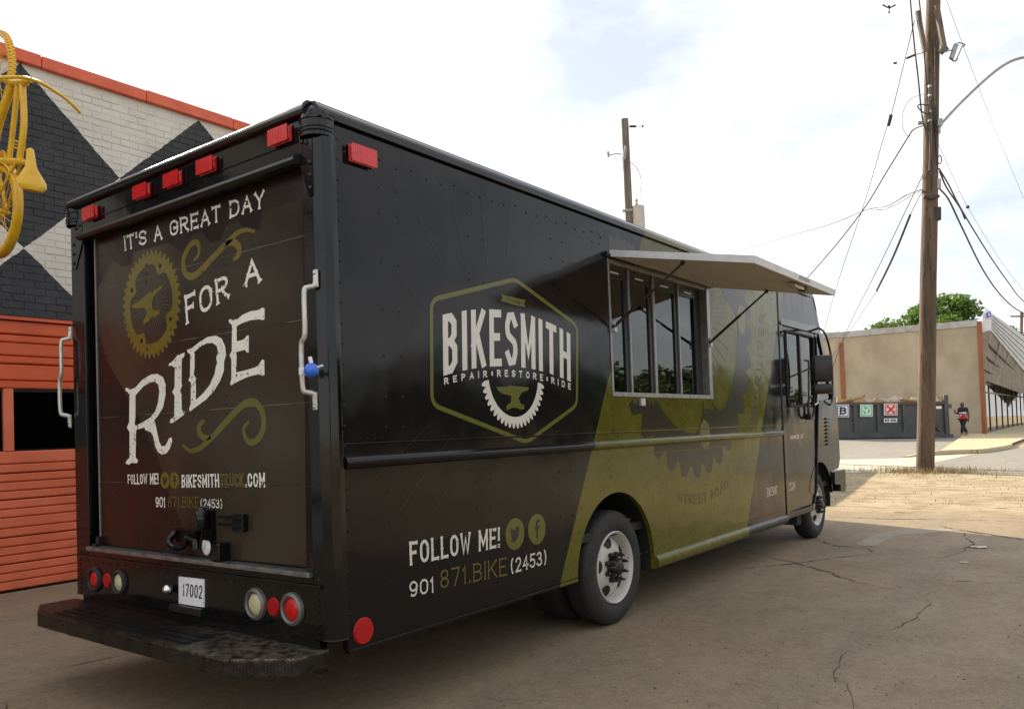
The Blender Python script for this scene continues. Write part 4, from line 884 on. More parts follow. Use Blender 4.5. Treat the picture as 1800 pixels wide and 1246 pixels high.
MB().box(4.0, 5.2, .15, .7, .36, .62).build('tank_light_block', M['black'], van, bevel=.03)  # unseen underbody boxes, pipe and flap added to cut light under the van
MB().box(.35, 1.75, .30, W-.08, .40, .62).build('rear_light_block', M['black'], van, bevel=.02)
MB().box(3.3, 6.2, W-.75, W-.05, .32, .62).build('left_light_block', M['black'], van, bevel=.02)
MB().box(3.25, 6.3, .90, W-.95, .40, .46).build('shaft_light_block', M['black'], van)
MB().tube([(2.9, 1.5, .40), (4.5, 1.55, .38), (6.4, 1.5, .40)], .09, 12).build('pipe_light_block', M['black'], van, smooth=True)
for yy in (W-.62,): MB().box(1.98, 1.995, yy, yy+.5, .14, .62).build('mud_flap', M['rubber'], van)  # far flap, added with the boxes to keep it dark underneath
# --- cab
CB = M['wrap']
NOSE = [(7.62, 3.0), (7.74, 2.94), (7.93, 2.60), (8.50, 1.72), (8.56, 1.55), (8.58, .92), (8.50, .84)]
DR = [(7.42, .50), (7.52, .92), (7.60, 1.30), (7.64, 1.62), (7.70, 2.42), (7.71, 2.55)]   # rear edge of the nose / front edge of the door
MB().box(XP, XP+.115, -.010, .06, .36, 2.928).build('door_post', M['gloss'], van, bevel=.008)
# upper cab side, above the door
up = [(XP+.115, 2.56), (7.94, 2.56), (7.93, 2.60), (7.70, 2.945), (XP+.115, 2.945)]
plate_mesh(up, None, 0, .03, 'cab_upper_panel', CB, van); plate_mesh(up, None, W-.03, W, 'cab_upper_panel', CB, van)
MB().prism([(6.40, -.022, 2.50), (7.86, -.022, 2.50), (7.86, -.005, 2.575), (6.40, -.005, 2.575)], (0, .03, 0)).build('door_track', M['gloss'], van, bevel=.004)
fa = arcpts((FWX+.03, .42), .50, 168, 2, 20)
fender = [(7.45, .52)]+[q for q in fa if q[1] > .5][1:]+[(8.16, .78), (8.50, .80), (8.58, .92), (8.56, 1.55), (8.50, 1.72), (8.34, 1.70), (7.66, 1.62), (7.60, 1.30)]
plate_mesh(fender, None, .0, .035, 'front_wing', CB, van); plate_mesh(fender, None, W-.035, W, 'front_wing', CB, van)
pillar = [(7.68, 1.62), (7.74, 1.62), (7.79, 2.56), (7.71, 2.56)]
plate_mesh(pillar, None, -.002, .04, 'door_pillar', M['gloss'], van); plate_mesh(pillar, None, W-.04, W+.002, 'door_pillar', M['gloss'], van)
ap = [(8.34, 1.70), (8.50, 1.715), (7.94, 2.56), (7.84, 2.56)]
plate_mesh(ap, None, .0, .05, 'windscreen_pillar', M['gloss'], van); plate_mesh(ap, None, W-.05, W, 'windscreen_pillar', M['gloss'], van)
for y in (.02, W-.024):
    MB().prism([(7.75, y, 1.64), (8.36, y, 1.72), (7.86, y, 2.55), (7.80, y, 2.55)], (0, .004, 0)).build('quarter_glass', M['cabglass'], van)
MB().prism([(8.495, .05, 1.72), (8.495, W-.05, 1.72), (7.93, W-.05, 2.58), (7.93, .05, 2.58)], (-.006, 0, -.004)).build('windscreen', M['cabglass'], van)
fr = MB(); fr.prism([(x_, .036, z_) for x_, z_ in ((8.50, 1.72), (8.56, 1.55), (8.58, .92), (8.50, .82), (8.40, .82), (8.40, 1.70))], (0, W-.072, 0)); fr.build('front_panel', CB, van, bevel=.02)
fu = MB(); fu.prism([(7.55, .035, 2.93), (7.70, .035, 2.93), (7.935, .035, 2.59), (7.90, .035, 2.57), (7.70, .035, 2.84), (7.55, .035, 2.84)], (0, W-.07, 0)); fu.build('cab_brow', CB, van)
MB().prism([(7.54, -.006, 2.935), (7.54, -.006, 3.0), (7.62, -.006, 2.99), (7.72, -.006, 2.93), (7.80, -.006, 2.80), (7.70, -.006, 2.935)], (0, W+.012, 0)).build('roof_nose', CB, van, bevel=.01)
cf = MB(); cf.box(6.3, 8.4, .06, W-.06, .60, .66); cf.build('cab_floor', M['black'], van)
MB().prism([(8.38, .06, 1.66), (8.0, .06, 1.62), (7.9, .06, 1.40), (8.0, .06, 1.0), (8.38, .06, 1.0)], (0, W-.12, 0)).build('dashboard', M['trim'], van, bevel=.03)
MB().lathe([(.20, -.012), (.215, 0), (.20, .012), (.188, 0), (.20, -.012)], (7.85, W-.6, 1.62), (-.6, 0, .8), 24).build('steering_wheel', M['rubber'], van, smooth=True)
sb = MB(); sb.box(6.75, 7.2, W-.85, W-.35, .95, 1.12); sb.box(6.68, 6.82, W-.85, W-.35, 1.12, 1.75); sb.box(6.85, 7.1, W-.75, W-.45, .66, .95); sb.build('driver_seat', M['trim'], van, bevel=.04)
MB().box(6.30, 6.345, .06, 1.6, .66, 2.84).build('bulkhead', M['trim'], van)
# cab door
dw = [(6.585, 1.60), (7.60, 1.60), (7.63, 2.44), (6.585, 2.44)]
def rounded(ps, r=.06):
    o = []
    for i in range(len(ps)):
        a, b, c = (Vector(ps[i-1]), Vector(ps[i]), Vector(ps[(i+1) % len(ps)])); u1 = (a-b).normalized()*r; u2 = (c-b).normalized()*r
        for t in (0, .33, .67, 1): q = (b+u1)*(1-t)**2+b*2*t*(1-t)+(b+u2)*t*t; o.append((q.x, q.y))
    return o
dout = [(XP+.118, .43), (7.36, .45), (7.44, .55), (7.53, .92), (7.615, 1.30), (7.655, 1.62), (7.69, 2.495), (XP+.118, 2.495)]
for y0, y1 in ((.004, .034), (W-.034, W-.004)):
    dr = plate_mesh(dout, rounded(dw), y0, y1, 'cab_door', CB, van)
    yg = (y0+y1)/2; q = rounded(dw)
    MB().prism([(x, yg-.002, z) for x, z in q], (0, .004, 0)).build('door_glass', M['cabglass'], dr)
    if y0 < 1:
        k = MB(); lp_ = [Vector((x, -.002, z)) for x, z in rounded(dw, .07)]; k.tube(lp_, .014, 6, closed=True); k.build('window_gasket', M['rubber'], dr, smooth=True)
        MB().box(7.08, 7.12, -.002, .030, 1.60, 2.44).build('sliding_bar', M['trim'], dr)
        MB().tube([(7.555, .0, 1.02), (7.64, -.01, 1.5), (7.67, -.01, 1.62), (7.70, -.01, 2.45)], .016, 6).build('door_edge_trim', M['gloss'], dr)
        MB().tube([(7.36, -.004, .45), (7.46, -.004, .58), (7.545, -.004, .95), (7.56, 0, 1.02)], .014, 6).build('door_edge_trim', M['gloss'], dr)
        hp = [SIDE(u, v, -.05) for u, v in ((1421, 706), (1421, 725), (1427, 735), (1431, 722), (1428, 700), (1425, 697))]; MB().tube(bez(hp+[hp[0]], 4)[:-1], .014, 6, closed=True).build('door_handle', M['trim'], dr, smooth=True)
        c = SIDE(1426, 732, -.01); MB().box(c.x-.12, c.x+.08, -.03, .01, c.z-.035, c.z+.035).build('lock_case', M['trim'], dr, bevel=.008)
        m = MB(); text(m, "HAMMER ON", ((1389, 764.5), (1411, 762.5)), ((1389, 772.5), (1411, 770)), plane='side', val=.004, t=.22, gap=.5); text(m, "H", ((1375.5, 851), (1379.5, 850)), ((1375.5, 865.5), (1379.5, 864.5)), plane='side', val=.004, t=.16); text(m, ".COM", ((1386, 848.5), (1397, 846)), ((1386, 863.5), (1397, 860.5)), plane='side', val=.004, t=.11); m.build('door_lettering', M['white2'], dr, fix=False)
        m = MB(); cc2 = SIDE(1400, 767, .004)
        for s in (-1, 1): lineart(m, [cc2+EX*.17*s+EZ*.13, cc2-EX*.17*s-EZ*.13], .035, NS, .0008)
        m.build('crossed_hammers_print', M['shade_t'], dr, fix=False)
# handle beside the door, louvres, bumper
hp = [SIDE(u, v, -.04) for u, v in ((1431, 632), (1436, 633), (1438, 640), (1438, 700), (1436, 709), (1431, 711))]; MB().tube(bez(hp, 3), .012, 8).build('cab_grab_handle', M['zinc'], van, smooth=True)
lv = MB()
for k in range(8):
    z = 1.12+k*.046; MB().prism([(7.98, .0, z), (8.15, .0, z), (8.15, -.018, z-.012), (7.98, -.018, z-.012)], (0, 0, .018)).build('louvre', M['trim'], van)
bf = MB(); bf.prism([(8.45, -.03, .50), (8.66, -.03, .50), (8.68, -.03, .54), (8.68, -.03, .74), (8.66, -.03, .76), (8.20, -.03, .76), (8.20, -.03, .62), (8.45, -.03, .60)], (0, W+.06, 0)); bf.build('front_bumper', M['trim'], van, bevel=.012)
ms = MB().box(7.02, 7.18, .10, .42, .22, .60).build('mud_flap', M['rubber'], van)
MB().box(6.50, 7.36, .0, .30, .36, .425).build('cab_step', M['trim'], van, bevel=.006)
housing(FWX+.03, .42, .50, .036, .66)
MB().box(7.95, 8.45, .1, W-.1, .62, .98).build('engine_block', M['black'], van)
# mirror
mi = MB(); pts = [Vector((7.80, -.005, 2.56))]+[SIDE(u, v, -.24) for u, v in ((1440, 577), (1452, 590), (1462, 636), (1463, 700), (1458, 711))]+[Vector((7.98, -.005, 1.66))]
mi.tube(bez(pts[:1]+pts[1:], 4), .013, 8); mr = mi.build('mirror_arm', M['trim'], van, smooth=True)
for (u0, u1, v0, v1) in ((1438, 1459, 623, 672), (1438, 1459, 674, 693)):
    a = SIDE(u0, v0, -.24); b = SIDE(u1, v1, -.24); cx_, cz_ = (a.x+b.x)/2-.05, (a.z+b.z)/2; hz = abs(a.z-b.z)/2
    MB().cbox((cx_, -.235, cz_), (.045, .03, 0), (-.05, .095, 0), (0, 0, hz)).build('mirror_head', M['trim'], mr, bevel=.028, smooth=True)
MB().tube([(7.80, -.004, 2.10), SIDE(1460, 660, -.24)], .009, 6).build('mirror_stay', M['trim'], mr)
# --- blue bicycle bell clipped on the right-hand handle
c = REAR(551, 651, -.10); bell = thing('bicycle_horn', 'small blue round horn with white clip strapped to the rear grab handle', 'horn', (c.x, c.y, c.z))
MB().sphere((c.x-.012, c.y-.0, c.z), .034, 16, 12).build('bulb', M['blue'], bell, smooth=True)
m = MB().tube([(c.x, c.y+.03, c.z), (c.x+.0, c.y+.065, c.z)], .010, 8); m.box(c.x-.02, c.x+.03, c.y+.055, c.y+.08, c.z-.018, c.z+.018); m.build('clip', M['plastic'], bell, bevel=.004)
MB().tube([(c.x, c.y+.012, c.z+.03), (c.x-.004, c.y+.018, c.z+.062)], .009, 8).build('lever', M['plastic'], bell)
MB().tube([(c.x, c.y-.03, c.z+.012), (c.x+.004, c.y-.058, c.z+.018)], .005, 6).build('pin', M['plastic'], bell)

# ================================================================== PAINTED BRICK GARAGE BUILDING
WY = 5.95; BX0, BX1, BH = -9.0, 11.9, 5.40
bld = thing('garage_building', 'brick garage painted with black and white diamonds above a coral roller door', 'building', (1.5, 8.0, 0))
GX0, GX1, GZ = -2.6, 3.2, 2.765
bk = MB(); M['mortar'] = M['brick']
bk.box(BX0, BX1, WY+.0062, WY+.3, GZ, BH); bk.box(BX0, GX0, WY+.0062, WY+.3, -.3, GZ); bk.box(GX1, BX1, WY+.0062, WY+.3, -.3, GZ)
bk.build('wall', M['brick'], bld)
bs = MB(); bs.box(BX0, BX0+.3, WY+.3, 15.7, -.3, BH); bs.box(BX1-.3, BX1, WY+.3, 15.7, -.3, BH); bs.box(BX0, BX1, 15.7, 16, -.3, BH); bs.build('wall', mat('rear_wall_paint', (.3, .28, .25), .8), bld)
MB().box(BX0+.3, BX1-.3, WY+.3, 15.7, 5.0, 5.15).build('roof', M['trim'], bld)
CO, BL = .0755, .2075
bmesh_v = []
def brickmesh(j):
    m = MB(); e = .009; r = random.Random(j); hx, hz = BL/2-.0015, CO/2-.0015; q = [(-hx, -hz), (hx, -hz), (hx, hz), (-hx, hz)]
    d = r.uniform(-.002, .0025)
    m.add([(x, .022, z) for x, z in q]+[(x*(1-e/hx*.6), -.0+d+r.uniform(-.001, .001), z*(1-e/hz*.55)) for x, z in q], [(0, 1, 5, 4), (1, 2, 6, 5), (2, 3, 7, 6), (3, 0, 4, 7), (4, 5, 6, 7)])
    return m
bms = []
for j in range(8):
    me = brickmesh(j).mesh('brick'); me.materials.append(M['brick']); bms.append(me)
rest = MB(); cand = []; org = ORG[bld]
def seen(x, z):
    d = Vector((x, WY, z))-CAM; k = d.dot(FW)
    if k < .3: return -1
    u = 900+FPX*d.dot(RT)/k; v = PPY+FPX*d.dot(DN)/k
    if u < -14 or u > 470 or v < 60: return -1
    if u > 118 and v > 372-.407*(u-125): return -1
    return 1e3/k
rows = int((BH-GZ)/CO)
for r in range(rows):
    z = GZ+CO*(r+.5)
    for i in range(int(BX0/BL)-1, int((BX1)/BL)):
        x = i*BL+(BL/2 if r % 2 else 0)+BL/2
        if x < BX0+.1 or x > BX1-.1: continue
        cand.append((seen(x, z), x, z))
cand.sort(key=lambda t: -t[0])
for k, (s, x, z) in enumerate(cand):
    if k < 300 and s > 0:
        o = bpy.data.objects.new('brick', random.choice(bms)); col.objects.link(o); o.parent = bld; o.location = Vector((x, WY+random.uniform(-.0012, .0012), z))-org
    elif -3 < x < 7 or k < 4000:
        b = brickmesh(k % 8); rest.add([v+Vector((x, WY, z)) for v in b.v], b.f)
for side_x0, side_x1 in ((BX0, GX0-.12), (GX1+.12, BX1)):
    for r in range(int(GZ/CO)):
        z = GZ-CO*(r+.5); n = int((side_x1-side_x0)/BL)
        for i in range(n):
            x = side_x0+BL*(i+.5+(.5 if r % 2 else 0))
            if x < side_x1-.1: b = brickmesh((r*7+i) % 8); rest.add([v+Vector((x, WY, z)) for v in b.v], b.f)
rest.build('brick_field', M['brick'], bld, fix=False, kind='stuff')
x = BX0-.05; k = 0
while x < BX1:
    w = random.uniform(.9, 1.5); dz = random.uniform(-.008, .012)
    MB().box(x, min(x+w-.006, BX1+.05), WY-.05, WY+.34, BH+dz*.3-.012, BH+.125+dz).build('coping', M['redtrim'], bld, bevel=.012); x += w
# roller door
gd = MB().box(GX0, GX1, WY+.17, WY+.20, -.02, GZ).build('roller_door', M['black'], bld)
MB().box(GX0-.10, GX0, WY-.01, WY+.2, -.02, GZ).build('door_jamb', M['reddoor'], bld, bevel=.005); MB().box(GX1, GX1+.10, WY-.01, WY+.2, -.02, GZ).build('door_jamb', M['reddoor'], bld, bevel=.005)
MB().box(GX0, GX1, WY+.012, WY+.2, GZ-.035, GZ-.002).build('lintel', M['litcoral'], bld)
def slat(z0, z1, m, y=WY+.05):
    MB().prism([(GX0+.005, y+.06, z0), (GX0+.005, y+.010, z0+.004), (GX0+.005, y, z0+.016), (GX0+.005, y, z1-.012), (GX0+.005, y+.014, z1-.003), (GX0+.005, y+.06, z1-.002)], (GX1-GX0-.01, 0, 0)).build('door_slat', m, gd)
for a, b in ((2.03, 2.115), (2.115, 2.28), (2.285, 2.365), (2.365, 2.50), (2.50, 2.58), (2.585, 2.725)): slat(a, b, M['litcoral'])  # upper slats carry the light in their colour, same paint as below
zz = [0.012, .10, .185, .27, .275, .36, .445, .535, .54, .63, .735, .82, .91, .915, 1.0, 1.09, 1.175, 1.18, 1.27, 1.40]
for a, b in zip(zz[:-1], zz[1:]):
    if b-a > .02: slat(a, b, M['reddoor'])
xx = GX0
wins = [(-2.5, -1.75), (-1.62, -.87), (-.74, .10), (.23, .955), (1.05, 2.0), (2.1, 3.1)]
px_ = GX0
for a, b in wins+[(GX1, GX1)]:
    MB().box(px_+.004, a, WY+.05, WY+.11, 1.40, 2.03).build('window_post', M['reddoor'], gd, bevel=.006); px_ = b
for a, b in wins:
    g = MB().box(a, b, WY+.085, WY+.090, 1.40, 2.03).build('pane', M['doorglass'], gd)
    MB().box(a, b, WY+.072, WY+.084, 2.0, 2.03).build('window_frame', M['trim'], g); MB().box(a, b, WY+.072, WY+.084, 1.40, 1.415).build('window_frame', M['trim'], g)
MB().box(GX0, GX1, WY+.6, WY+.65, 0, 2.7).build('workshop_screen', mat('workshop_clutter', (.03, .03, .026), .8, c2=(.11, .12, .04), scale=5, lo=.5, hi=.7), bld)

# ================================================================== YELLOW BICYCLE
bx, byw, bzr, bth = .214, 4.44, 3.3, -.04
def BK(f, u, s=0): return Vector((bx+s, byw-(u*math.cos(bth)+f*math.sin(bth)), bzr+f*math.cos(bth)-u*math.sin(bth)))
bike = thing('bicycle', 'yellow painted bicycle mounted nose up in front of the diamond wall', 'bicycle', BK(.5, .3))
def bt(name, pts, r, par=bike, n=10, sm=True): return MB().tube(bez([BK(*p) for p in pts], 5) if len(pts) > 2 else [BK(*p) for p in pts], r, n).build(name, M['yellow'], par, smooth=sm)
fr = MB()
for pts, r in (([(.42, .28), (.27, .80)], .026), ([(.42, .28), (.65, .38), (.90, .66)], .028), ([(.29, .74), (.55, .84), (.86, .84)], .024), ([(.33, .56), (.6, .66), (.88, .76)], .020), ([(.86, .90), (.93, .66)], .03)):
    fr.tube(bez([BK(*p) for p in pts], 5) if len(pts) > 2 else [BK(*p) for p in pts], r, 10)
for s in (-.055, .055):
    fr.tube([BK(.42, .28, s*.4), BK(0, .34, s)], .013, 8); fr.tube([BK(.28, .72, s*.3), BK(0, .34, s)], .012, 8)
fr.build('frame', M['yellow'], bike, smooth=True)
fk = MB()
for s in (-.055, .055): fk.tube(bez([BK(.93, .68, s*.8), BK(.99, .52, s), BK(1.1, .34, s)], 5), .014, 8)
fk.sphere(BK(.93, .67), .04); fk.build('fork', M['yellow'], bike, smooth=True)
def bwheel(f):
    c = BK(f, .34); ax = Vector((1, 0, 0))
    w = MB().lathe([(.305, -.012), (.318, -.024), (.338, -.024), (.352, 0), (.338, .024), (.318, .024), (.305, .012), (.305, -.012)], c, ax, 48).build('bicycle_wheel', M['yellow'], bike, smooth=True)
    kn = MB()
    for i in range(72):
        a = 2*math.pi*i/72; d = Vector((0, math.cos(a), math.sin(a))); t = Vector((0, -math.sin(a), math.cos(a)))
        for s in (-.013, .013): kn.cbox(c+d*.3465+ax*s+t*(.007 if s > 0 else 0), d*.006, t*.006, ax*.011)
    kn.build('tread_knobs', M['yellow'], w, kind='stuff')
    for i in range(24):
        a = 2*math.pi*i/24; d = Vector((0, math.cos(a), math.sin(a))); a2 = a+(.35 if i % 2 else -.35); d2 = Vector((0, math.cos(a2), math.sin(a2)))
        MB().tube([c+d2*.02+ax*(.03 if i % 4 < 2 else -.03), c+d*.306], .0022, 4).build('spoke', M['yellow'], w)
    h = MB().tube([c-ax*.06, c+ax*.06], .018, 10); h.build('axle_hub', M['yellow'], w)
bwheel(0); bwheel(1.1)
mg = MB()                                           # rear mudguard
A = [R_(a) for a in range(20, 200, 12)]
for rr, ss in ((.375, .032),):
    pts = [(.0+rr*math.cos(a), .34+rr*math.sin(a)) for a in A]; mg.add([BK(f, u, s) for f, u in pts for s in (-ss, 0, ss)], [(3*i+j, 3*i+j+1, 3*i+j+4, 3*i+j+3) for i in range(len(pts)-1) for j in (0, 1)])
g = mg.build('mudguard', M['yellow'], bike, smooth=True); g.modifiers.new('thickness', 'SOLIDIFY').thickness = .004
bt('seat_post', [(.27, .78), (.235, .90)], .016)
sd = MB(); prof = [(.315, .012, .0), (.305, .026, .004), (.24, .033, .010), (.17, .042, .012), (.11, .078, .014), (.06, .102, .02), (.02, .102, .022), (-.01, .075, .014)]
vs = []; n = 10
for f, w, h in prof:
    for j in range(n):
        a = 2*math.pi*j/n; vs.append(BK(.02+f, .925+h+.028*math.sin(a)*(1 if math.sin(a) > 0 else .7), w*math.cos(a)))
sd.add(vs, [(i*n+j, i*n+(j+1) % n, (i+1)*n+(j+1) % n, (i+1)*n+j) for i in range(len(prof)-1) for j in range(n)]+[tuple(range(n)), tuple((len(prof)-1)*n+j for j in range(n))]); sd.build('saddle', M['yellow'], bike, smooth=True)
hb_ = [(.70, .985, -.36), (.77, 1.0, -.25), (.83, 1.0, -.10), (.85, .99, 0), (.83, 1.0, .10), (.77, 1.0, .25), (.70, .985, .36)]
bar = bt('handlebar', hb_, .013); bt('stem', [(.865, .88), (.845, .99)], .02)
cr_ = MB(); cr_.tube([BK(.42, .28, -.07), BK(.42, .28, .07)], .02, 8); cr_.tube([BK(.42, .28, .075), BK(.55, .40, .085)], .012, 8); cr_.tube([BK(.42, .28, -.075), BK(.29, .16, -.085)], .012, 8)
cr_.lathe([(.02, -.003), (.095, -.003), (.10, 0), (.095, .003), (.02, .003)], BK(.42, .28, .055), (1, 0, 0), 32); cr_.build('crank', M['yellow'], bike, smooth=True)
for s, (f, u) in ((1, (.55, .40)), (-1, (.29, .16))):
    p = MB(); c = BK(f, u, s*.14); p.cbox(c+Vector((0, 0, .028)), (.045, 0, 0), (0, .008, 0), (0, 0, .006)); p.cbox(c-Vector((0, 0, .028)), (.045, 0, 0), (0, .008, 0), (0, 0, .006)); p.cbox(c+Vector((.042, 0, 0)), (.005, 0, 0), (0, .008, 0), (0, 0, .03)); p.cbox(c-Vector((.042, 0, 0)), (.005, 0, 0), (0, .008, 0), (0, 0, .03)); p.tube([BK(f, u, s*.08), BK(f, u, s*.18)], .006, 6); p.build('pedal', M['yellow'], bike)
# steel bracket from the wall that carries it
bb = MB()
for f in (0, 1.1):
    for s in (-.07, .07): bb.tube([BK(f, .34, s), Vector((bx+s, WY+.02, BK(f, .34).z))], .014, 8)
bb.box(bx-.12, bx+.12, WY-.014, WY+.004, 3.2, 4.55); bb.build('wall_bracket', M['yellow'], bike)

# ================================================================== LOW OUTBUILDING (unseen behind the van, added to throw the second shade)
pa, pb = Vector((13.7, 5.95, 0)), Vector((22.7, 7.15, 0)); t = (pb-pa).normalized(); nn = Vector((-t.y, t.x, 0))
ob = thing('unseen_outbuilding', 'low brick outbuilding with flat roof added beyond the garage for its shade', 'building', pa+t*4.5+nn*2)
MB().prism([pa-EZ*.3, pb-EZ*.3, pb+nn*4-EZ*.3, pa+nn*4-EZ*.3], EZ*2.98).build('wall', mat('plain_brick_paint', (.35, .28, .2), .85, bump=.01), ob)
MB().prism([pa-t*.1-nn*.1+EZ*2.68, pb+t*.1-nn*.1+EZ*2.68, pb+t*.1+nn*4.1+EZ*2.68, pa-t*.1+nn*4.1+EZ*2.68], EZ*.12).build('roof', M['flash'], ob)
q = pa+t*4; MB().prism([q-nn*.04, q+t*.95-nn*.04, q+t*.95-nn*.04+EZ*2.05, q-nn*.04+EZ*2.05], nn*.03).build('door', M['darkmetal'], ob)

# ================================================================== UTILITY POLES
PD = 21.1
pb0 = gnd(1626, 829); pt = dep(1641, 0, PD+.3); pdir = (pt-pb0)
up_ = thing('utility_pole', 'tall brown wooden utility pole with street lamp arm standing in dry grass', 'pole', pb0)
path = [pb0-pdir.normalized()*.3+pdir*(i/8*1.12) for i in range(9)]
MB().tube([p+Vector((random.uniform(-.012, .012), random.uniform(-.012, .012), 0)) for p in path], [.215-.045*i/8 for i in range(9)], 20).build('shaft', M['pole'], up_, smooth=True)
PP = lambda u, v, d=0: dep(u, v, PD+d)
def arm(name, pts, r, m='galv', d=0, par=up_, n=8): return MB().tube(bez([PP(u, v, d) for u, v in pts], 6) if len(pts) > 2 else [PP(u, v, d) for u, v in pts], r, n).build(name, M[m], par, smooth=True)
def bar_(name, a, b, w, m='pole2', d=0, par=up_):
    A_1, B_1 = PP(*a, d), PP(*b, d); t = (B_1-A_1).normalized(); n = t.cross(FW).normalized()
    return MB().cbox((A_1+B_1)/2, (B_1-A_1)/2, n*w, FW*w).build(name, M[m], par, bevel=.01)
lampa = arm('lamp_arm', [(1651, 235), (1652, 222), (1662, 210), (1690, 180), (1730, 142), (1760, 118), (1785, 105), (1815, 99), (1850, 97)], .035, d=-.2)
MB().cbox(PP(1651, 216, -.2), RT*.06, DN*.10, FW*.06).build('arm_bracket', M['galv'], up_, bevel=.01)
lh = MB().sphere(PP(1878, 99, -.2), .22, 14, 8, (1.6, 1.6, .5)); lh.build('lamp_head', M['galv'], up_, smooth=True)
bar_('crossarm', (1613, 20), (1626, 92), .05, d=-.25); bar_('crossarm', (1646, 10), (1660, 88), .055, d=-.2)
bar_('arm_stub', (1655, 84), (1662, 92), .08, m='pole2', d=-.2)
arm('insulator_arm', [(1624, 93), (1605, 98), (1590, 104)], .014, d=-.3); arm('insulator', [(1608, 97), (1594, 103)], .03, 'wire', -.3); arm('insulator', [(1576, 111), (1570, 112)], .03, 'wire', -.3)
fz = bar_('fuse_holder', (1681, 78), (1672, 104), .05, 'galv', d=-.2); arm('fuse_tube', [(1692, 80), (1681, 106)], .018, 'galv', -.2); arm('fuse_link', [(1684, 75), (1696, 79), (1690, 84)], .014, 'darkmetal', -.2); arm('fuse_link', [(1671, 104), (1678, 108), (1683, 104)], .018, 'darkmetal', -.2); arm('fuse_stay', [(1662, 91), (1674, 88)], .018, 'galv', -.2)
arm('conduit', [(1634, 150), (1636, 260), (1634, 300)], .03, 'pole2', -.24)
arm('riser_cable', [(1622, 70), (1628, 140), (1634, 230), (1638, 330)], .016, 'wire', -.26)
arm('riser_cable', [(1644, 60), (1645, 180), (1646, 290)], .018, 'wire', -.2)
for v in (152, 168, 196, 212): bar_('tap_clamp', (1632, v), (1637, v), .03, 'galv', d=-.25)
arm('guy_hook', [(1634, 186), (1620, 184), (1613, 187), (1620, 196), (1634, 203)], .016, 'wire', -.25)
arm('spool_rack', [(1622, 216), (1612, 217)], .05, 'galv', -.1); arm('cable_loop', [(1648, 277), (1653, 274), (1655, 282), (1652, 288), (1648, 286)], .014, 'wire', -.2)
MB().tube([PP(1623, 346, -.26), PP(1636, 349, -.30), PP(1650, 345, -.26)], .045, 10).build('strap', M['darkmetal'], up_)
bar_('service_box', (1646, 365), (1646, 388), .085, 'wire', d=-.24); bar_('cable_clamp', (1649, 315), (1649, 332), .055, 'galv', d=-.2)
# the pole beyond the van, with transformer
D2 = 33.
q0, q1 = dep(1098, 210, D2), dep(1106, 388, D2); dr_ = (q1-q0).normalized(); k = (q0.z-gz(q0.x, q0.y)+.3)/-dr_.z; qb = q0+dr_*k
p2 = thing('utility_pole', 'grey weathered pole carrying a transformer drum beyond the van roof', 'pole', (qb.x, qb.y, qb.z+.3))
MB().tube([qb+(q0-qb)*(i/7)+Vector((random.uniform(-.02, .02),)*2+(0,)) for i in range(8)], [.19-.045*i/7 for i in range(8)], 16).build('shaft', M['pole2'], p2, smooth=True)
def a2(name, pts, r, m): return MB().tube([dep(u, v, D2-.15) for u, v in pts], r, 8).build(name, M[m], p2, smooth=True)
tc_ = dep(1122, 363, D2-.1); R2_ = 10.5*D2/FPX
MB().lathe([(0, 0), (R2_*1.02, 0), (R2_*1.04, -.04), (R2_, -.06), (R2_, -1.1), (R2_*.9, -1.15), (0, -1.15)], tc_, EZ, 24).build('transformer', M['xfmr'], p2, smooth=True)
MB().lathe([(.05, 0), (.08, .08), (.05, .16), (.08, .22), (.04, .30)], tc_+EZ*.02-RT*.07, EZ, 10).build('bushing', M['xfmr'], p2, smooth=True)
a2('fuse_arm', [(1100, 222), (1111, 223)], .02, 'galv'); a2('insulator', [(1107, 222.5), (1118, 222.5)], .05, 'darkmetal'); a2('insulator', [(1128, 222), (1131, 222)], .05, 'darkmetal'); a2('link', [(1118, 222.5), (1129, 222)], .012, 'wire')
a2('side_arm', [(1093, 272), (1085, 270), (1072, 273)], .025, 'galv'); a2('insulator', [(1069, 267), (1070, 276)], .05, 'galv')
a2('earth_conduit', [(1099, 256), (1095, 278), (1096, 298)], .03, 'xfmr'); a2('earth_conduit', [(1099, 256), (1101, 262), (1098, 280)], .02, 'xfmr')
MB().tube(bez([dep(u, v, D2-.15) for u, v in ((1106, 284), (1115, 291), (1123, 303), (1127, 318), (1125, 338), (1125, 352))], 4), .014, 6).build('drop_lead', M['galv'], p2)
a2('mounting_band', [(1094, 371), (1112, 369)], .06, 'galv')

# ------------------------------------------------------------------ overhead cables
def cable(pts, r, label, m='wire', name='overhead_cable'):
    P = bez([dep(u, v, d) for u, v, d in pts], 8) if len(pts) > 2 else [dep(u, v, d) for u, v, d in pts]
    t = thing(name, label, 'cable', P[0]); MB().tube(P, r, 6).build('cable', M[m], t, smooth=True); return t
a_ = PD-.2
cable([(1250, 457, 44), (1380, 417, 36), (1460, 394, 30), (1523, 369, 26), (1560, 362, 24), (1596, 342, 22), (1636, 328, a_)], .014, 'thin cable rising from behind the van roof to the tall pole')
cable([(1528, 367, 26), (1550, 369, 25), (1575, 360, 24), (1600, 345, 22), (1622, 334, a_)], .010, 'short slack loop of wire hanging left of the tall pole', name='wire_loop')
cable([(1412, 497, 34), (1470, 430, 29), (1520, 365, 25.5), (1560, 300, 23.5), (1594, 245, 22), (1606, 228, 21.5), (1626, 220, a_)], .020, 'black cable climbing from the awning corner to the tall pole')
w3 = cable([(1440, 610, 36), (1475, 490, 31), (1520, 355, 26), (1556, 233, 23), (1566, 205, 22.5), (1590, 108, 21.5), (1608, 35, a_)], .010, 'fine guy wire with a black strain insulator in its upper half')
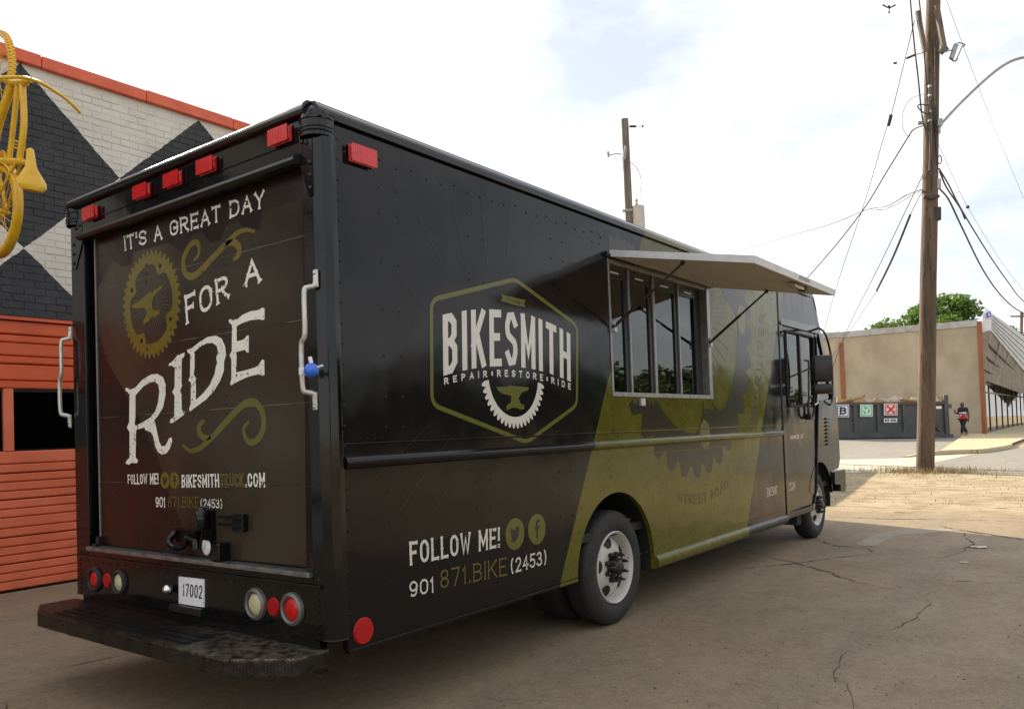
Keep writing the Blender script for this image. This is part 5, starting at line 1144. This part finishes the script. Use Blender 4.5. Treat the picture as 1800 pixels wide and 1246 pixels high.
MB().tube([dep(1562, 220, 23), dep(1566, 204, 22.6)], .05, 10).build('strain_insulator', M['wire'], w3, smooth=True)
cable([(1462, 650, 36), (1489, 580, 33), (1545, 468, 27), (1590, 375, 23.5), (1622, 308, a_)], .013, 'thin straight cable from the stucco roof up to the tall pole')
w5 = cable([(1462, 628, 36), (1500, 572, 33), (1543, 508, 27), (1575, 440, 24.5), (1600, 378, 23), (1622, 335, a_)], .011, 'cable wrapped in a thick black sleeve halfway to the tall pole')
MB().tube(bez([dep(*p) for p in ((1541, 511, 27.2), (1558, 477, 26), (1575, 440, 24.5), (1600, 378, 23))], 5), .034, 8).build('sleeve', M['wire'], w5, smooth=True)
cable([(1650, 330, a_), (1668, 352, 22), (1690, 398, 24), (1730, 478, 28), (1765, 525, 33), (1800, 552, 38), (1860, 585, 46)], .026, 'thick black cable sagging from the tall pole towards the shop canopy')
cable([(1651, 297, a_), (1668, 326, 22), (1692, 372, 24), (1740, 450, 28), (1775, 500, 32), (1800, 530, 36), (1860, 578, 44)], .022, 'black cable twisted with a second strand leaving the tall pole')
cable([(1652, 302, a_), (1664, 330, 21.8), (1688, 366, 23.6), (1696, 385, 24.2)], .024, 'short doubled strand lashed to the cable below the lamp arm', name='cable_strand')
w8 = cable([(1648, 250, a_), (1675, 310, 23), (1701, 364, 25.5), (1760, 460, 31), (1800, 512, 37)], .0075, 'fine grey wire with a small black ball on it', 'galv')
MB().sphere(dep(1701, 364, 25.5), .055, 10, 8).build('marker_ball', M['wire'], w8, smooth=True)
cable([(1599, -10, 21.6), (1606, 70, 21.4), (1614, 140, 21.2), (1620, 200, 21.1), (1627, 232, a_)], .022, 'black service cable dropping down along the tall pole from above')
cable([(1614, -10, 21.3), (1620, 40, 21.2), (1625, 100, a_)], .02, 'short dark lead beside the tall pole top')
cable([(1628, 165, a_), (1600, 175, 21.6), (1587, 200, 22), (1587, 225, 22), (1596, 240, 22), (1600, 238, 22)], .007, 'thin curled tail of wire left of the lamp arm', name='wire_tail')
cable([(1385, 301, 44), (1470, 268, 34), (1548, 236, 26), (1622, 200, a_)], .006, 'very faint wire crossing the sky left of the tall pole', 'galv')
cable([(1660, -10, 26), (1700, 100, 30), (1750, 230, 36), (1800, 350, 44)], .009, 'faint grey wire crossing the sky beside the street lamp arm', 'galv')
b = dep(1563, 13, 26); bird = thing('bird', 'tiny dark bird flying left of the tall pole top', 'bird', b)
m = MB(); m.sphere(b, .07, 8, 6, (1.6, .6, .7))
for s in (-1, 1): m.prism([b+RT*.03*s, b+RT*.20*s-DN*.10, b+RT*.22*s-DN*.05, b+RT*.05*s+DN*.03], FW*.012)
m.prism([b+DN*.02, b+DN*.20+RT*.03, b+DN*.20-RT*.03], FW*.012)
m.build('body', M['wire'], bird)

# ================================================================== STUCCO SHOP
SX = 49.6
yR = pln(1724, 700, 0, SX).y; zR = pln(1722, 563, 0, SX).z; zL = pln(1440, 588, 0, SX).z; yL = pln(1440, 588, 0, SX).y
shop = thing('stucco_shop', 'beige stucco shop with rust pilasters and a flared white canopy', 'building', (SX+8, yR+6, .3))
yE = yL+12; zE = zR+(zL-zR)*(yE-yR)/(yL-yR)
MB().prism([(SX, yR, -.6), (SX, yE, -.6), (SX, yE, zE), (SX, yR, zR)], (.4, 0, 0)).build('wall', M['stucco'], shop)
MB().prism([(SX+.4, yR+.35, 3.4), (SX+40, yR+.35, 3.4), (SX+40, yR+.35, zR), (SX+.4, yR+.35, zR)], (0, .3, 0)).build('wall', M['stucco'], shop)
MB().prism([(SX+.4, yR+.35, zR-.5), (SX+40, yR+.35, zR-.5), (SX+40, yE, zE-.5), (SX+.4, yE, zE-.5)], (0, 0, .1)).build('roof', M['flash'], shop)
MB().box(SX+39.6, SX+40, yR+.6, yE, -.6, zR-.5).build('wall', M['stucco'], shop); MB().box(SX+.4, SX+39.6, yE-.3, yE, -.6, zE-.5).build('wall', M['stucco'], shop)
n = 14
for i in range(n):
    ya, yb = yR+(yE-yR)*i/n, yR+(yE-yR)*(i+1)/n; za, zb2 = zR+(zE-zR)*i/n, zR+(zE-zR)*(i+1)/n; j = random.uniform(-.03, .03)
    MB().prism([(SX-.06, ya+.01, za-.30+j), (SX-.06, yb-.01, zb2-.30+j), (SX-.06, yb-.01, zb2+.03+j), (SX-.06, ya+.01, za+.03+j)], (.5, 0, 0)).build('flashing', M['flash'], shop, bevel=.012)
for u, w in ((1483, .13),):
    y = pln(u, 700, 0, SX).y; MB().box(SX-.06, SX-.001, y-w, y+w, -.4, zR-.55).build('pilaster', M['rust'], shop, bevel=.01)
MB().box(SX-.08, SX+.30, yR-.22, yR-.001, -.4, zR-.05).build('pilaster', M['rust'], shop, bevel=.02)
# storefront
fy = yR-.05; z0 = .38; z1 = pln(1727, 672, 0, SX).z
for i in range(9):
    xa = SX+.35+i*3.3
    MB().box(xa+.06, xa+3.24, fy+.04, fy+.05, z0+.10, z1-.55).build('pane', M['shopglass'], shop); MB().box(xa+.06, xa+3.24, fy+.04, fy+.05, z1-.47, z1-.06).build('pane', M['shopglass'], shop)
    MB().box(xa-.06, xa+.06, fy, fy+.12, z0-.3, z1).build('mullion', M['darkmetal'], shop)
MB().box(SX+.3, SX+31, fy, fy+.12, z0-.3, z0+.10).build('transom', M['darkmetal'], shop); MB().box(SX+.3, SX+31, fy-.002, fy+.122, z1-.55, z1-.47).build('transom', M['darkmetal'], shop); MB().box(SX+.3, SX+31, fy-.004, fy+.2, z1-.06, z1+.1).build('transom', M['darkmetal'], shop)
MB().box(SX+2, SX+38, yR+3.0, yR+3.1, 0, 3.2).build('interior_wall', mat('shop_interior', (.10, .095, .08), .9, c2=(.22, .20, .15), scale=.8), shop)
# canopy
n0, n1 = dep(1741, 580, 45.6), dep(1741, 549, 45.6); f0, f1 = dep(1850, 712, 70), dep(1850, 625, 70)
wN, wF = Vector((SX+.3, fy-.05, z1+.1)), Vector((SX+26, fy-.05, z1+.1))
wt = Vector((SX+.3, fy-.05, zR-.7))
fas = MB().prism([n0, f0, f1, n1], (0, .18, 0)).build('canopy_fascia', M['fascia'], shop)
for k in range(1, 6):
    a, b = n0.lerp(n1, k/6.), f0.lerp(f1, k/6.); MB().tube([a-EY*.012, b-EY*.012], .022, 5).build('fascia_seam', M['postgrey'], fas)
e0, e1 = dep(1728, 585, 45.7), dep(1729, 553, 45.7); e2 = dep(1734, 543, 45.7)
en = MB().prism([n0, n1, e2, e1, e0], (.25, .05, 0)).build('canopy_end', M['plastic'], shop, bevel=.05)
so_ = MB().prism([wN, n0, f0, wF], (0, .06, .10)).build('canopy_soffit', M['soffit'], shop)
MB().prism([wN, wt, n0], (.08, .02, 0)).build('canopy_gable', M['soffit'], shop)
for k in range(1, 9):
    a, b = wN.lerp(wF, k/9.), n0.lerp(f0, k/9.); MB().tube([a-EZ*.06, b-EZ*.06], .07, 6).build('joist', M['soffit'], so_)
for k in (.25, .5, .75):
    a, b = wN.lerp(n0, k), wF.lerp(f0, k); MB().tube([a-EZ*.10, b-EZ*.10], .05, 6).build('purlin', M['darkmetal'], so_)
for u, vt, vb in ((1757, 628, 749), (1781, 658, 746)):
    a = gnd(u, vb+1.5); d = (a-CAM).dot(FW); b = dep(u, vt, d); a = Vector((a.x, a.y, a.z-.1))
    MB().tube([a, a.lerp(b, .6), b], .10, 10).build('canopy_post', M['postgrey'], shop)
sg = [dep(u, v, 45.45) for u, v in ((1733.5, 550), (1741.5, 547), (1742, 556.5), (1734, 558.5))]
sgo = MB().prism(sg, FW*.1).build('canopy_sign', M['sblue'], shop)
mb = MB(); text(mb, "S", ((1736.2, 550.6), (1740, 549.4)), ((1736.5, 556), (1740.3, 555)), None, t=.22, to3=lambda p: dep(*p, 45.4), nrm=-FW); mb.build('sign_letter', M['signw'], sgo, fix=False)

# ================================================================== ROLL-OFF DUMPSTER
dR, dL = dep(1668, 766, 42.4), dep(1446, 769, 42.0)
dR.z = gz(dR.x, dR.y)+.02; dL.z = gz(dL.x, dL.y)+.02
tx = (dL-dR).normalized(); ny = Vector((-tx.y, tx.x, 0)).normalized(); ny = ny if ny.dot(FW) < 0 else -ny   # ny faces the camera
Ld = (dL-dR).length; Hd = 1.86
dm = thing('dumpster', 'dark grey roll-off dumpster with three square signs, heaped with scrap', 'dumpster', dR.lerp(dL, .5)-ny*1.1)
DP = lambda a, h, o=0.: dR+tx*a+EZ*h+ny*o
MB().prism([DP(.25, .22), DP(Ld, .22), DP(Ld, Hd), DP(.12, Hd), DP(.12, .9)], -ny*.05).build('front_panel', M['dump'], dm)
MB().prism([DP(.25, .22, -2.2), DP(Ld, .22, -2.2), DP(Ld, Hd, -2.2), DP(.12, Hd, -2.2)], ny*.05).build('back_panel', M['dump'], dm)
MB().prism([DP(Ld, .22), DP(Ld, Hd), DP(Ld, Hd, -2.2), DP(Ld, .22, -2.2)], -tx*.05).build('end_panel', M['dump'], dm)
MB().prism([DP(.20, .22), DP(.12, Hd), DP(.12, Hd, -2.2), DP(.20, .22, -2.2)], tx*.05).build('tail_door', M['dump'], dm)
MB().prism([DP(.2, .22, -.05), DP(Ld, .22, -.05), DP(Ld, .22, -2.15), DP(.2, .22, -2.15)], EZ*.05).build('floor', M['dump'], dm)
def dbox(a0, a1, h0, h1, o0, o1, name, m='dump'): return MB().prism([DP(a0, h0, o0), DP(a1, h0, o0), DP(a1, h1, o0), DP(a0, h1, o0)], ny*(o1-o0)).build(name, M[m], dm, bevel=.012)
dbox(.02, Ld+.05, Hd-.10, Hd+.02, -.06, .10, 'top_rail', 'dumprust'); dbox(.3, Ld, .16, .30, -.04, .10, 'bottom_rail'); dbox(.0, Ld+.2, .04, .16, -.1, .16, 'skid')
for u in (1503, 1544, 1589, 1636):
    d_ = ray(u, 735); k_ = ((dR-CAM).dot(ny))/d_.dot(ny); a = (CAM+d_*k_-dR).dot(tx); dbox(a-.07, a+.07, .30, Hd-.10, .0, .10, 'rib')
dbox(.02, .22, .10, Hd+.35, -.05, .12, 'door_post'); dbox(-.16, .05, Hd-.32, Hd-.12, -.02, .1, 'door_hinge'); dbox(-.15, .3, .02, .16, -.1, .14, 'foot')
dbox(.34, .62, Hd-.34, Hd-.22, .001, .02, 'data_plate', 'signw')
br = MB().prism([DP(.35, .30, .06), DP(.5, .30, .06), DP(1.25, 1.1, .06), DP(1.1, 1.1, .06)], ny*.05).build('brace', M['dump'], dm)
for a in (.9, Ld-.7): MB().lathe([(.05, 0), (.13, 0), (.14, .05), (.13, .12), (.05, .12)], DP(a, .13, -.15), ny, 16).build('roller', M['darkmetal'], dm, smooth=True)
def dpx(u, v, o=.115):
    d_ = ray(u, v); k_ = ((dR+ny*o-CAM).dot(ny))/d_.dot(ny); return CAM+d_*k_
def sign(u0, u1, v0, v1, c1, c2, name):
    q = [dpx(u0, v1), dpx(u1, v1), dpx(u1, v0), dpx(u0, v0)]; s = MB().prism(q, -ny*.02).build(name, M['signw'], dm)
    ctr = sum(q, Vector())/4
    for k, m, l in ((.90, c1, .004), (.76, c2, .008)): MB().add([ctr+(p-ctr)*k+ny*l for p in q], [(0, 1, 2, 3)]).build('sign_field', M[m], s, fix=False)
    return s, ctr, abs((q[0]-q[1]).length)
tdp = lambda p: dpx(*p)
s, c, w = sign(1470.5, 1492.5, 711, 733, 'navy', 'signw', 'sign'); mb = MB(); text(mb, "B", ((1476, 715.5), (1488, 715.5)), ((1476, 728.5), (1488, 728.5)), None, t=.24, serif=.8, to3=tdp, nrm=ny, lift=.012); mb.build('sign_letter', M['navy'], s, fix=False)
s, c, w = sign(1512, 1534, 711, 732, 'sgreen', 'pgreen', 'sign'); mb = MB(); ex_ = -tx
for k in range(3):
    a = R_(90+120*k); dd = lambda an, r: c+ex_*(r*math.cos(an))+EZ*(r*math.sin(an))+ny*.012
    P = [dd(a-R_(34), w*.30), dd(a+R_(20), w*.30), dd(a+R_(24), w*.36), dd(a+R_(58), w*.22), dd(a+R_(28), w*.10), dd(a+R_(24), w*.17), dd(a-R_(34), w*.17)]; mb.add(P, [tuple(range(7))])
mb.build('recycling_symbol', M['sgreen'], s, fix=False)
s, c, w = sign(1554, 1577.5, 709, 730, 'sred', 'pred', 'sign'); mb = MB(); text(mb, "X", ((1559, 713), (1572.5, 713)), ((1559, 726), (1572.5, 726)), None, t=.24, serif=.85, to3=tdp, nrm=ny, lift=.012); mb.build('sign_letter', M['sred'], s, fix=False)
q = [dpx(1554, 742.5), dpx(1577, 742), dpx(1577, 735), dpx(1554, 735.5)]; s = MB().prism(q, -ny*.02).build('number_sign', M['signw'], dm)
mb = MB(); text(mb, "859-9996", ((1555.5, 736.6), (1575.5, 736.2)), ((1555.5, 741.3), (1575.5, 741)), None, t=.2, to3=tdp, nrm=ny, lift=.003); mb.build('sign_number', M['dkink'], s, fix=False)
# scrap heaped inside: each piece is its own thing
heap = [DP(Ld*.5, 1.5, -1.1)]
for i, (u, v, L_, kind) in enumerate([(1470, 706, 1.1, 'b'), (1490, 702, 1.3, 'b'), (1482, 705, .9, 'c'), (1500, 705, .9, 'b'), (1515, 704, .5, 'c'), (1527, 704, .6, 'w'), (1540, 702, .7, 'w'), (1552, 702, .5, 'w'), (1548, 704, .8, 'c'), (1575, 699, .6, 'w'), (1566, 702, .7, 'w'), (1590, 702, .7, 'b'), (1598, 700, .6, 'b'), (1606, 700, .5, 'w'), (1643, 697, .6, 'w'), (1652, 700, .5, 'c')]):
    c = dpx(u, v, -.35-.1*(i % 4)); ang = random.uniform(-.5, .5) if kind == 'b' else random.uniform(-.9, .9); a = (tx*math.cos(ang)+EZ*math.sin(ang)*.6).normalized(); b_ = ny.cross(a).normalized(); 
    if kind == 'b': o = MB().cbox(c-EZ*.12, a*L_*.75, b_*.05, (ny+EZ*.4).normalized()*.12).build('scrap_board', M['woods'], bevel=.008)
    elif kind == 'c': o = MB().prism([c-a*L_*.5-EZ*.45, c+a*L_*.5-EZ*.42, c+a*L_*.4+EZ*.06, c-a*L_*.1+EZ*.10, c-a*L_*.45-EZ*.02], -ny*.04).build('cardboard_piece', M['card'])
    else: o = MB().prism([c-a*L_*.6-EZ*.40, c+a*L_*.6-EZ*.40, c+a*L_*.35+EZ*.04, c+a*.12+EZ*.12, c-a*L_*.45-EZ*.05], (-ny*.12-EZ*.08)).build('plaster_scrap', M['paperw'])
    tag(o, {'b': 'splintered timber board sticking out of the dumpster', 'c': 'torn brown cardboard sheet poking above the dumpster rim', 'w': 'crumpled white scrap heaped above the dumpster rim'}[kind], {'b': 'board', 'c': 'cardboard', 'w': 'scrap'}[kind], {'b': 'timber scrap in the dumpster', 'c': 'cardboard in the dumpster', 'w': 'white scrap in the dumpster'}[kind])
tag(MB().prism([DP(.3, .28, -.08), DP(Ld-.08, .28, -.08), DP(Ld-.08, 1.45, -.08), DP(Ld*.6, 1.66, -.08), DP(.3, 1.4, -.08)], -ny*2.0).build('rubble_heap', M['woods']), 'brown mass of rubble filling the dumpster below its rim', 'rubble', kind='stuff')

# ================================================================== PERSON
pp = dep(1695, 769, 42.8); pp.z = gz(pp.x, pp.y)+.10
fwd = (-RT*.93-FW*.36); fwd.z = 0; fwd.normalize(); sdv = Vector((-fwd.y, fwd.x, 0))      # sdv = to the person's left
pers = thing('person', 'person in a black, white and red shirt and black trousers walking past the shop corner', 'person', pp)
HS = (dep(1695, 768, 42.8)-dep(1695, 710, 42.8)).length/1.76
def W3(f, s, z): return pp+(fwd*f+sdv*s)*HS+EZ*z*HS
def skin(name, nodes, edges, m, par, root=0, sub=2):
    me = bpy.data.meshes.new(name); me.from_pydata([tuple(W3(*n[:3])-ORG[par]) for n in nodes], edges, []); me.materials.append(m)
    o = bpy.data.objects.new(name, me); col.objects.link(o); o.parent = par; ORG[o] = ORG[par]
    o.modifiers.new('skin', 'SKIN').use_smooth_shade = True; s = o.modifiers.new('sub', 'SUBSURF'); s.levels = s.render_levels = sub
    for i, n in enumerate(nodes):
        r = n[3] if isinstance(n[3], tuple) else (n[3], n[3]); me.skin_vertices[0].data[i].radius = (r[0]*HS*1.28, r[1]*HS*1.28); me.skin_vertices[0].data[i].use_root = (i == root)
    return o
body = [(0, 0, .94, (.14, .10)), (0, 0, 1.15, (.14, .10)), (0, 0, 1.35, (.16, .10)), (.01, 0, 1.46, (.09, .07)), (.02, 0, 1.53, .05), (.035, 0, 1.60, .075), (.035, 0, 1.69, .082), (.03, 0, 1.75, .05),
        (-.0, .19, 1.40, .055), (-.09, .25, 1.15, .042), (-.06, .27, .92, .032), (-.04, .27, .84, .03),
        (0, -.19, 1.40, .055), (.05, -.27, 1.16, .042), (.24, -.24, 1.22, .032), (.31, -.22, 1.26, .03),
        (.0, .09, .86, .085), (.18, .10, .50, .058), (.29, .10, .09, .036), (.39, .10, .045, .035),
        (.0, -.09, .86, .085), (-.06, -.09, .48, .058), (-.32, -.09, .13, .036), (-.24, -.09, .045, .035)]
eb = [(0, 1), (1, 2), (2, 3), (3, 4), (4, 5), (5, 6), (6, 7), (2, 8), (8, 9), (9, 10), (10, 11), (2, 12), (12, 13), (13, 14), (14, 15), (0, 16), (16, 17), (17, 18), (18, 19), (0, 20), (20, 21), (21, 22), (22, 23)]
bd = skin('body', body, eb, M['skin'], pers)
M['shirt'] = mat('team_shirt', (.012, .012, .014), .8); x = NX(M['shirt']); X, Y, Z = x.pos(); z = x.op('SUBTRACT', Z, pp.z)
zz_ = x.op('DIVIDE', z, HS); wav = x.op('ADD', zz_, x.op('MULTIPLY', x.op('SUBTRACT', x.noise(6, 2), .5), .10))
redm = x.op('LESS_THAN', wav, 1.14); wh = x.op('MULTIPLY', x.op('GREATER_THAN', wav, 1.17), x.op('LESS_THAN', wav, 1.245)); wh2 = x.op('MULTIPLY', x.op('GREATER_THAN', x.noise(11, 1), .60), redm)
x.color(x.mix(wh2, x.mix(wh, x.mix(redm, (.012, .012, .014), (.60, .015, .03)), (.68, .68, .68)), (.7, .66, .66)))
skin('shirt', [(0, 0, .80, (.20, .165)), (0, 0, 1.0, (.20, .16)), (0, 0, 1.2, (.195, .15)), (0, 0, 1.38, (.195, .13)), (.01, 0, 1.47, (.10, .085)), (0, .20, 1.41, .085), (-.05, .25, 1.24, .080), (0, -.20, 1.41, .085), (.03, -.25, 1.24, .08)], [(0, 1), (1, 2), (2, 3), (3, 4), (3, 5), (5, 6), (3, 7), (7, 8)], M['shirt'], pers)
skin('trousers', [(0, 0, .96, (.16, .12)), (0, .09, .84, .10), (.18, .10, .50, .078), (.28, .10, .13, .062), (0, -.09, .84, .10), (-.06, -.09, .48, .078), (-.30, -.09, .17, .062)], [(0, 1), (1, 2), (2, 3), (0, 4), (4, 5), (5, 6)], M['jeans'], pers)
skin('hair', [(.02, 0, 1.70, .082), (.015, 0, 1.755, .070)], [(0, 1)], M['hair'], pers)
for f, s in ((.36, .10), (-.26, -.09)):
    MB().cbox(W3(f, s, .03), fwd*.135*HS, sdv*.045*HS, EZ*.03*HS).build('sandal', M['shoe'], pers, bevel=.02, smooth=True)
for c0, d0 in ((W3(.31, -.22, 1.26), (fwd*.5+EZ*.8).normalized()), (W3(-.04, .27, .84), -EZ)):
    m = MB(); s0 = d0.cross(sdv).normalized(); 
    m.sphere(c0+d0*.04, .042*HS, 8, 6)
    for k, l in enumerate((.07, .085, .09, .08)): b0 = c0+d0*.06+s0*(-.03+.02*k); m.tube([b0, b0+d0*l*.55, b0+d0*l*.9+sdv*.02], .010, 5)
    m.tube([c0+d0*.02+s0*.035, c0+d0*.06+s0*.075], .011, 5); m.build('hand', M['skin'], pers, smooth=True)

# ================================================================== TREES
def leafcloud(mb, blobs, n, size, rnd):
    for c, r in blobs:
        k = int(n*r.x*r.y*r.z)
        for i in range(k):
            while True:
                d = Vector((rnd.uniform(-1, 1), rnd.uniform(-1, 1), rnd.uniform(-1, 1)))
                if .25 < d.length < 1: break
            d = d*(.75+.25*rnd.random()); p = c+Vector((d.x*r.x, d.y*r.y, d.z*r.z)); a = Vector((rnd.gauss(0, 1), rnd.gauss(0, 1), rnd.gauss(0, .6))).normalized(); b = a.cross(Vector((rnd.gauss(0, 1), rnd.gauss(0, 1), rnd.gauss(0, 1)))).normalized(); s = size*rnd.uniform(.6, 1.3)
            mb.add([p-a*s, p+b*s*.45, p+a*s, p-b*s*.45], [(0, 1, 2, 3)])
def tree(name, label, base, h, rad, m, seed, group=None, n=34, size=.2, nb=34, low=.35):
    rnd = random.Random(seed); t = thing(name, label, 'tree', base, group); base = Vector(base); tr = MB()
    top = base+Vector((rnd.uniform(-.3, .3), rnd.uniform(-.3, .3), h*.75)); tr.tube(bez([base-EZ*.3, base+EZ*h*.3+Vector((.1, .05, 0)), top], 4), [.045*h*.6*(1-.8*i/8) for i in range(9)], 10)
    blobs = []
    for i in range(nb):
        a = rnd.uniform(0, 2*math.pi); zz = rnd.uniform(low, 1); rr = rad*math.sin(math.pi*clamp((zz-low+.12)/(1.12-low), .02, .98))**.6*math.sqrt(rnd.uniform(.15, 1)); c = base+Vector((rr*math.cos(a), rr*math.sin(a), h*(zz*.88+.02))); s = rad*rnd.uniform(.16, .30); blobs.append((c, Vector((s*1.15, s*1.15, s*.8))))
        if i % 3 == 0: st = base.lerp(top, rnd.uniform(.35, .95)); tr.tube([st, st.lerp(c, .5)+EZ*.1, c], [.012*h, .008*h, .003*h], 5)
    tr.build('trunk', M['bark'], t, smooth=True); lf = MB(); leafcloud(lf, blobs, n, size, rnd); lf.build('crown', m, t, fix=False); return t
tb = dep(1648, 715, 72); tb.z = gz(tb.x, tb.y)
tree('leafy_tree', 'bright green leafy tree rising behind the stucco shop roof', tb, 11.4, 5.6, M['leaf'], 3, n=170, size=.22, nb=44, low=.4)
proto = tree('roadside_tree', 'dark green roadside tree in the row across the side street', (42, -26, gz(42, -26)), 6.2, 4.6, M['leaf2'], 5, 'row of trees across the side street', n=60, size=.32, nb=40, low=.12)
for i, (x, y, s) in enumerate(((8, -25, .8), (17, -26, .7), (25, -24, .85), (33, -27, .9), (51, -29, 1.05), (60, -28, .95), (69, -31, 1.15), (79, -33, 1.1), (90, -34, 1.2), (102, -36, 1.3), (-6, -26, .9))):
    o = proto.copy(); col.objects.link(o); o.location = (x, y, gz(x, y)); o.rotation_euler.z = i*1.3; o.scale = (s*1.1, s*1.1, s)
    for ch in proto.children: c = ch.copy(); col.objects.link(c); c.parent = o
# far pole at the right edge
fb = dep(1795, 770, 90); fb.z = gz(fb.x, fb.y); ft = dep(1796, 548, 90)
fp = thing('utility_pole', 'small far-off pole with a single crossarm beyond the shop canopy', 'pole', fb); MB().tube([fb-EZ*.2, ft], .16, 8).build('shaft', M['pole2'], fp); MB().tube([dep(1776, 556, 90), dep(1816, 556, 90)], .10, 6).build('crossarm', M['pole2'], fp)

# ================================================================== DRY GRASS, LITTER
gs = MB(); rnd = random.Random(11)
def blade(p, h):
    a = rnd.uniform(0, 6.28); d = Vector((math.cos(a), math.sin(a), 0)); w = d.cross(EZ)*rnd.uniform(.004, .009); tip = p+d*h*rnd.uniform(.1, .7)+EZ*h; gs.add([p-w, p+w, tip], [(0, 1, 2)])
for i in range(800):
    u = rnd.uniform(1440, 1830); v = 829+(rnd.random()**2.6)*60; p = gnd(u, v); blade(Vector((p.x, p.y, gz(p.x, p.y)-.012)), rnd.uniform(.015, .05))
for i in range(1600):
    a = rnd.uniform(0, 6.28); r = .22+abs(rnd.gauss(0, .5)); p = pb0+Vector((math.cos(a)*r, math.sin(a)*r*1.6, 0)); p.z = gz(p.x, p.y)-.012; blade(p, rnd.uniform(.05, .20))
gs.build('dry_grass', M['straw'], fix=False, kind='stuff', label='sparse dry straw-coloured grass on the dirt strip', cat='grass')
for u, v, s, lb in ((1720, 962, .045, 'larger crumpled white paper scrap lying on the concrete'), (1694, 988.5, .020, 'tiny white paper fleck lying on the concrete')):
    p = gnd(u, v); m = MB(); n = 4; vs = [(p.x+s*(i-1.5)*.9+random.uniform(-.01, .01), p.y+s*(j-1.5)*1.1+random.uniform(-.01, .01), .004+random.uniform(0, s*.25)) for i in range(n) for j in range(n)]
    m.add(vs, [(i*n+j, i*n+j+1, (i+1)*n+j+1, (i+1)*n+j) for i in range(n-1) for j in range(n-1)]); tag(m.build('paper_scrap', M['paperw'], fix=False), lb, 'paper')
# grit and chips lying on the slab
gt = MB(); rnd = random.Random(21)
for i in range(420):
    u = rnd.uniform(640, 1820); v = rnd.uniform(930, 1250); p = gnd(u, v)
    if -.1 < p.y < 2.6 and -.3 < p.x < 8.7: continue
    q = rnd.uniform(.003, .011); a = rnd.uniform(0, 3.14); e1 = Vector((math.cos(a), math.sin(a), 0))*q; e2 = Vector((-math.sin(a), math.cos(a), 0))*q*rnd.uniform(.3, .8)
    gt.add([p-e1, p+e2, p+e1*.8, p-e2, p+EZ*q*.5], [(0, 1, 4), (1, 2, 4), (2, 3, 4), (3, 0, 4)])
gt.build('grit', M['crack'], fix=False, kind='stuff', label='scattered dark grit and leaf crumbs on the concrete', cat='grit')
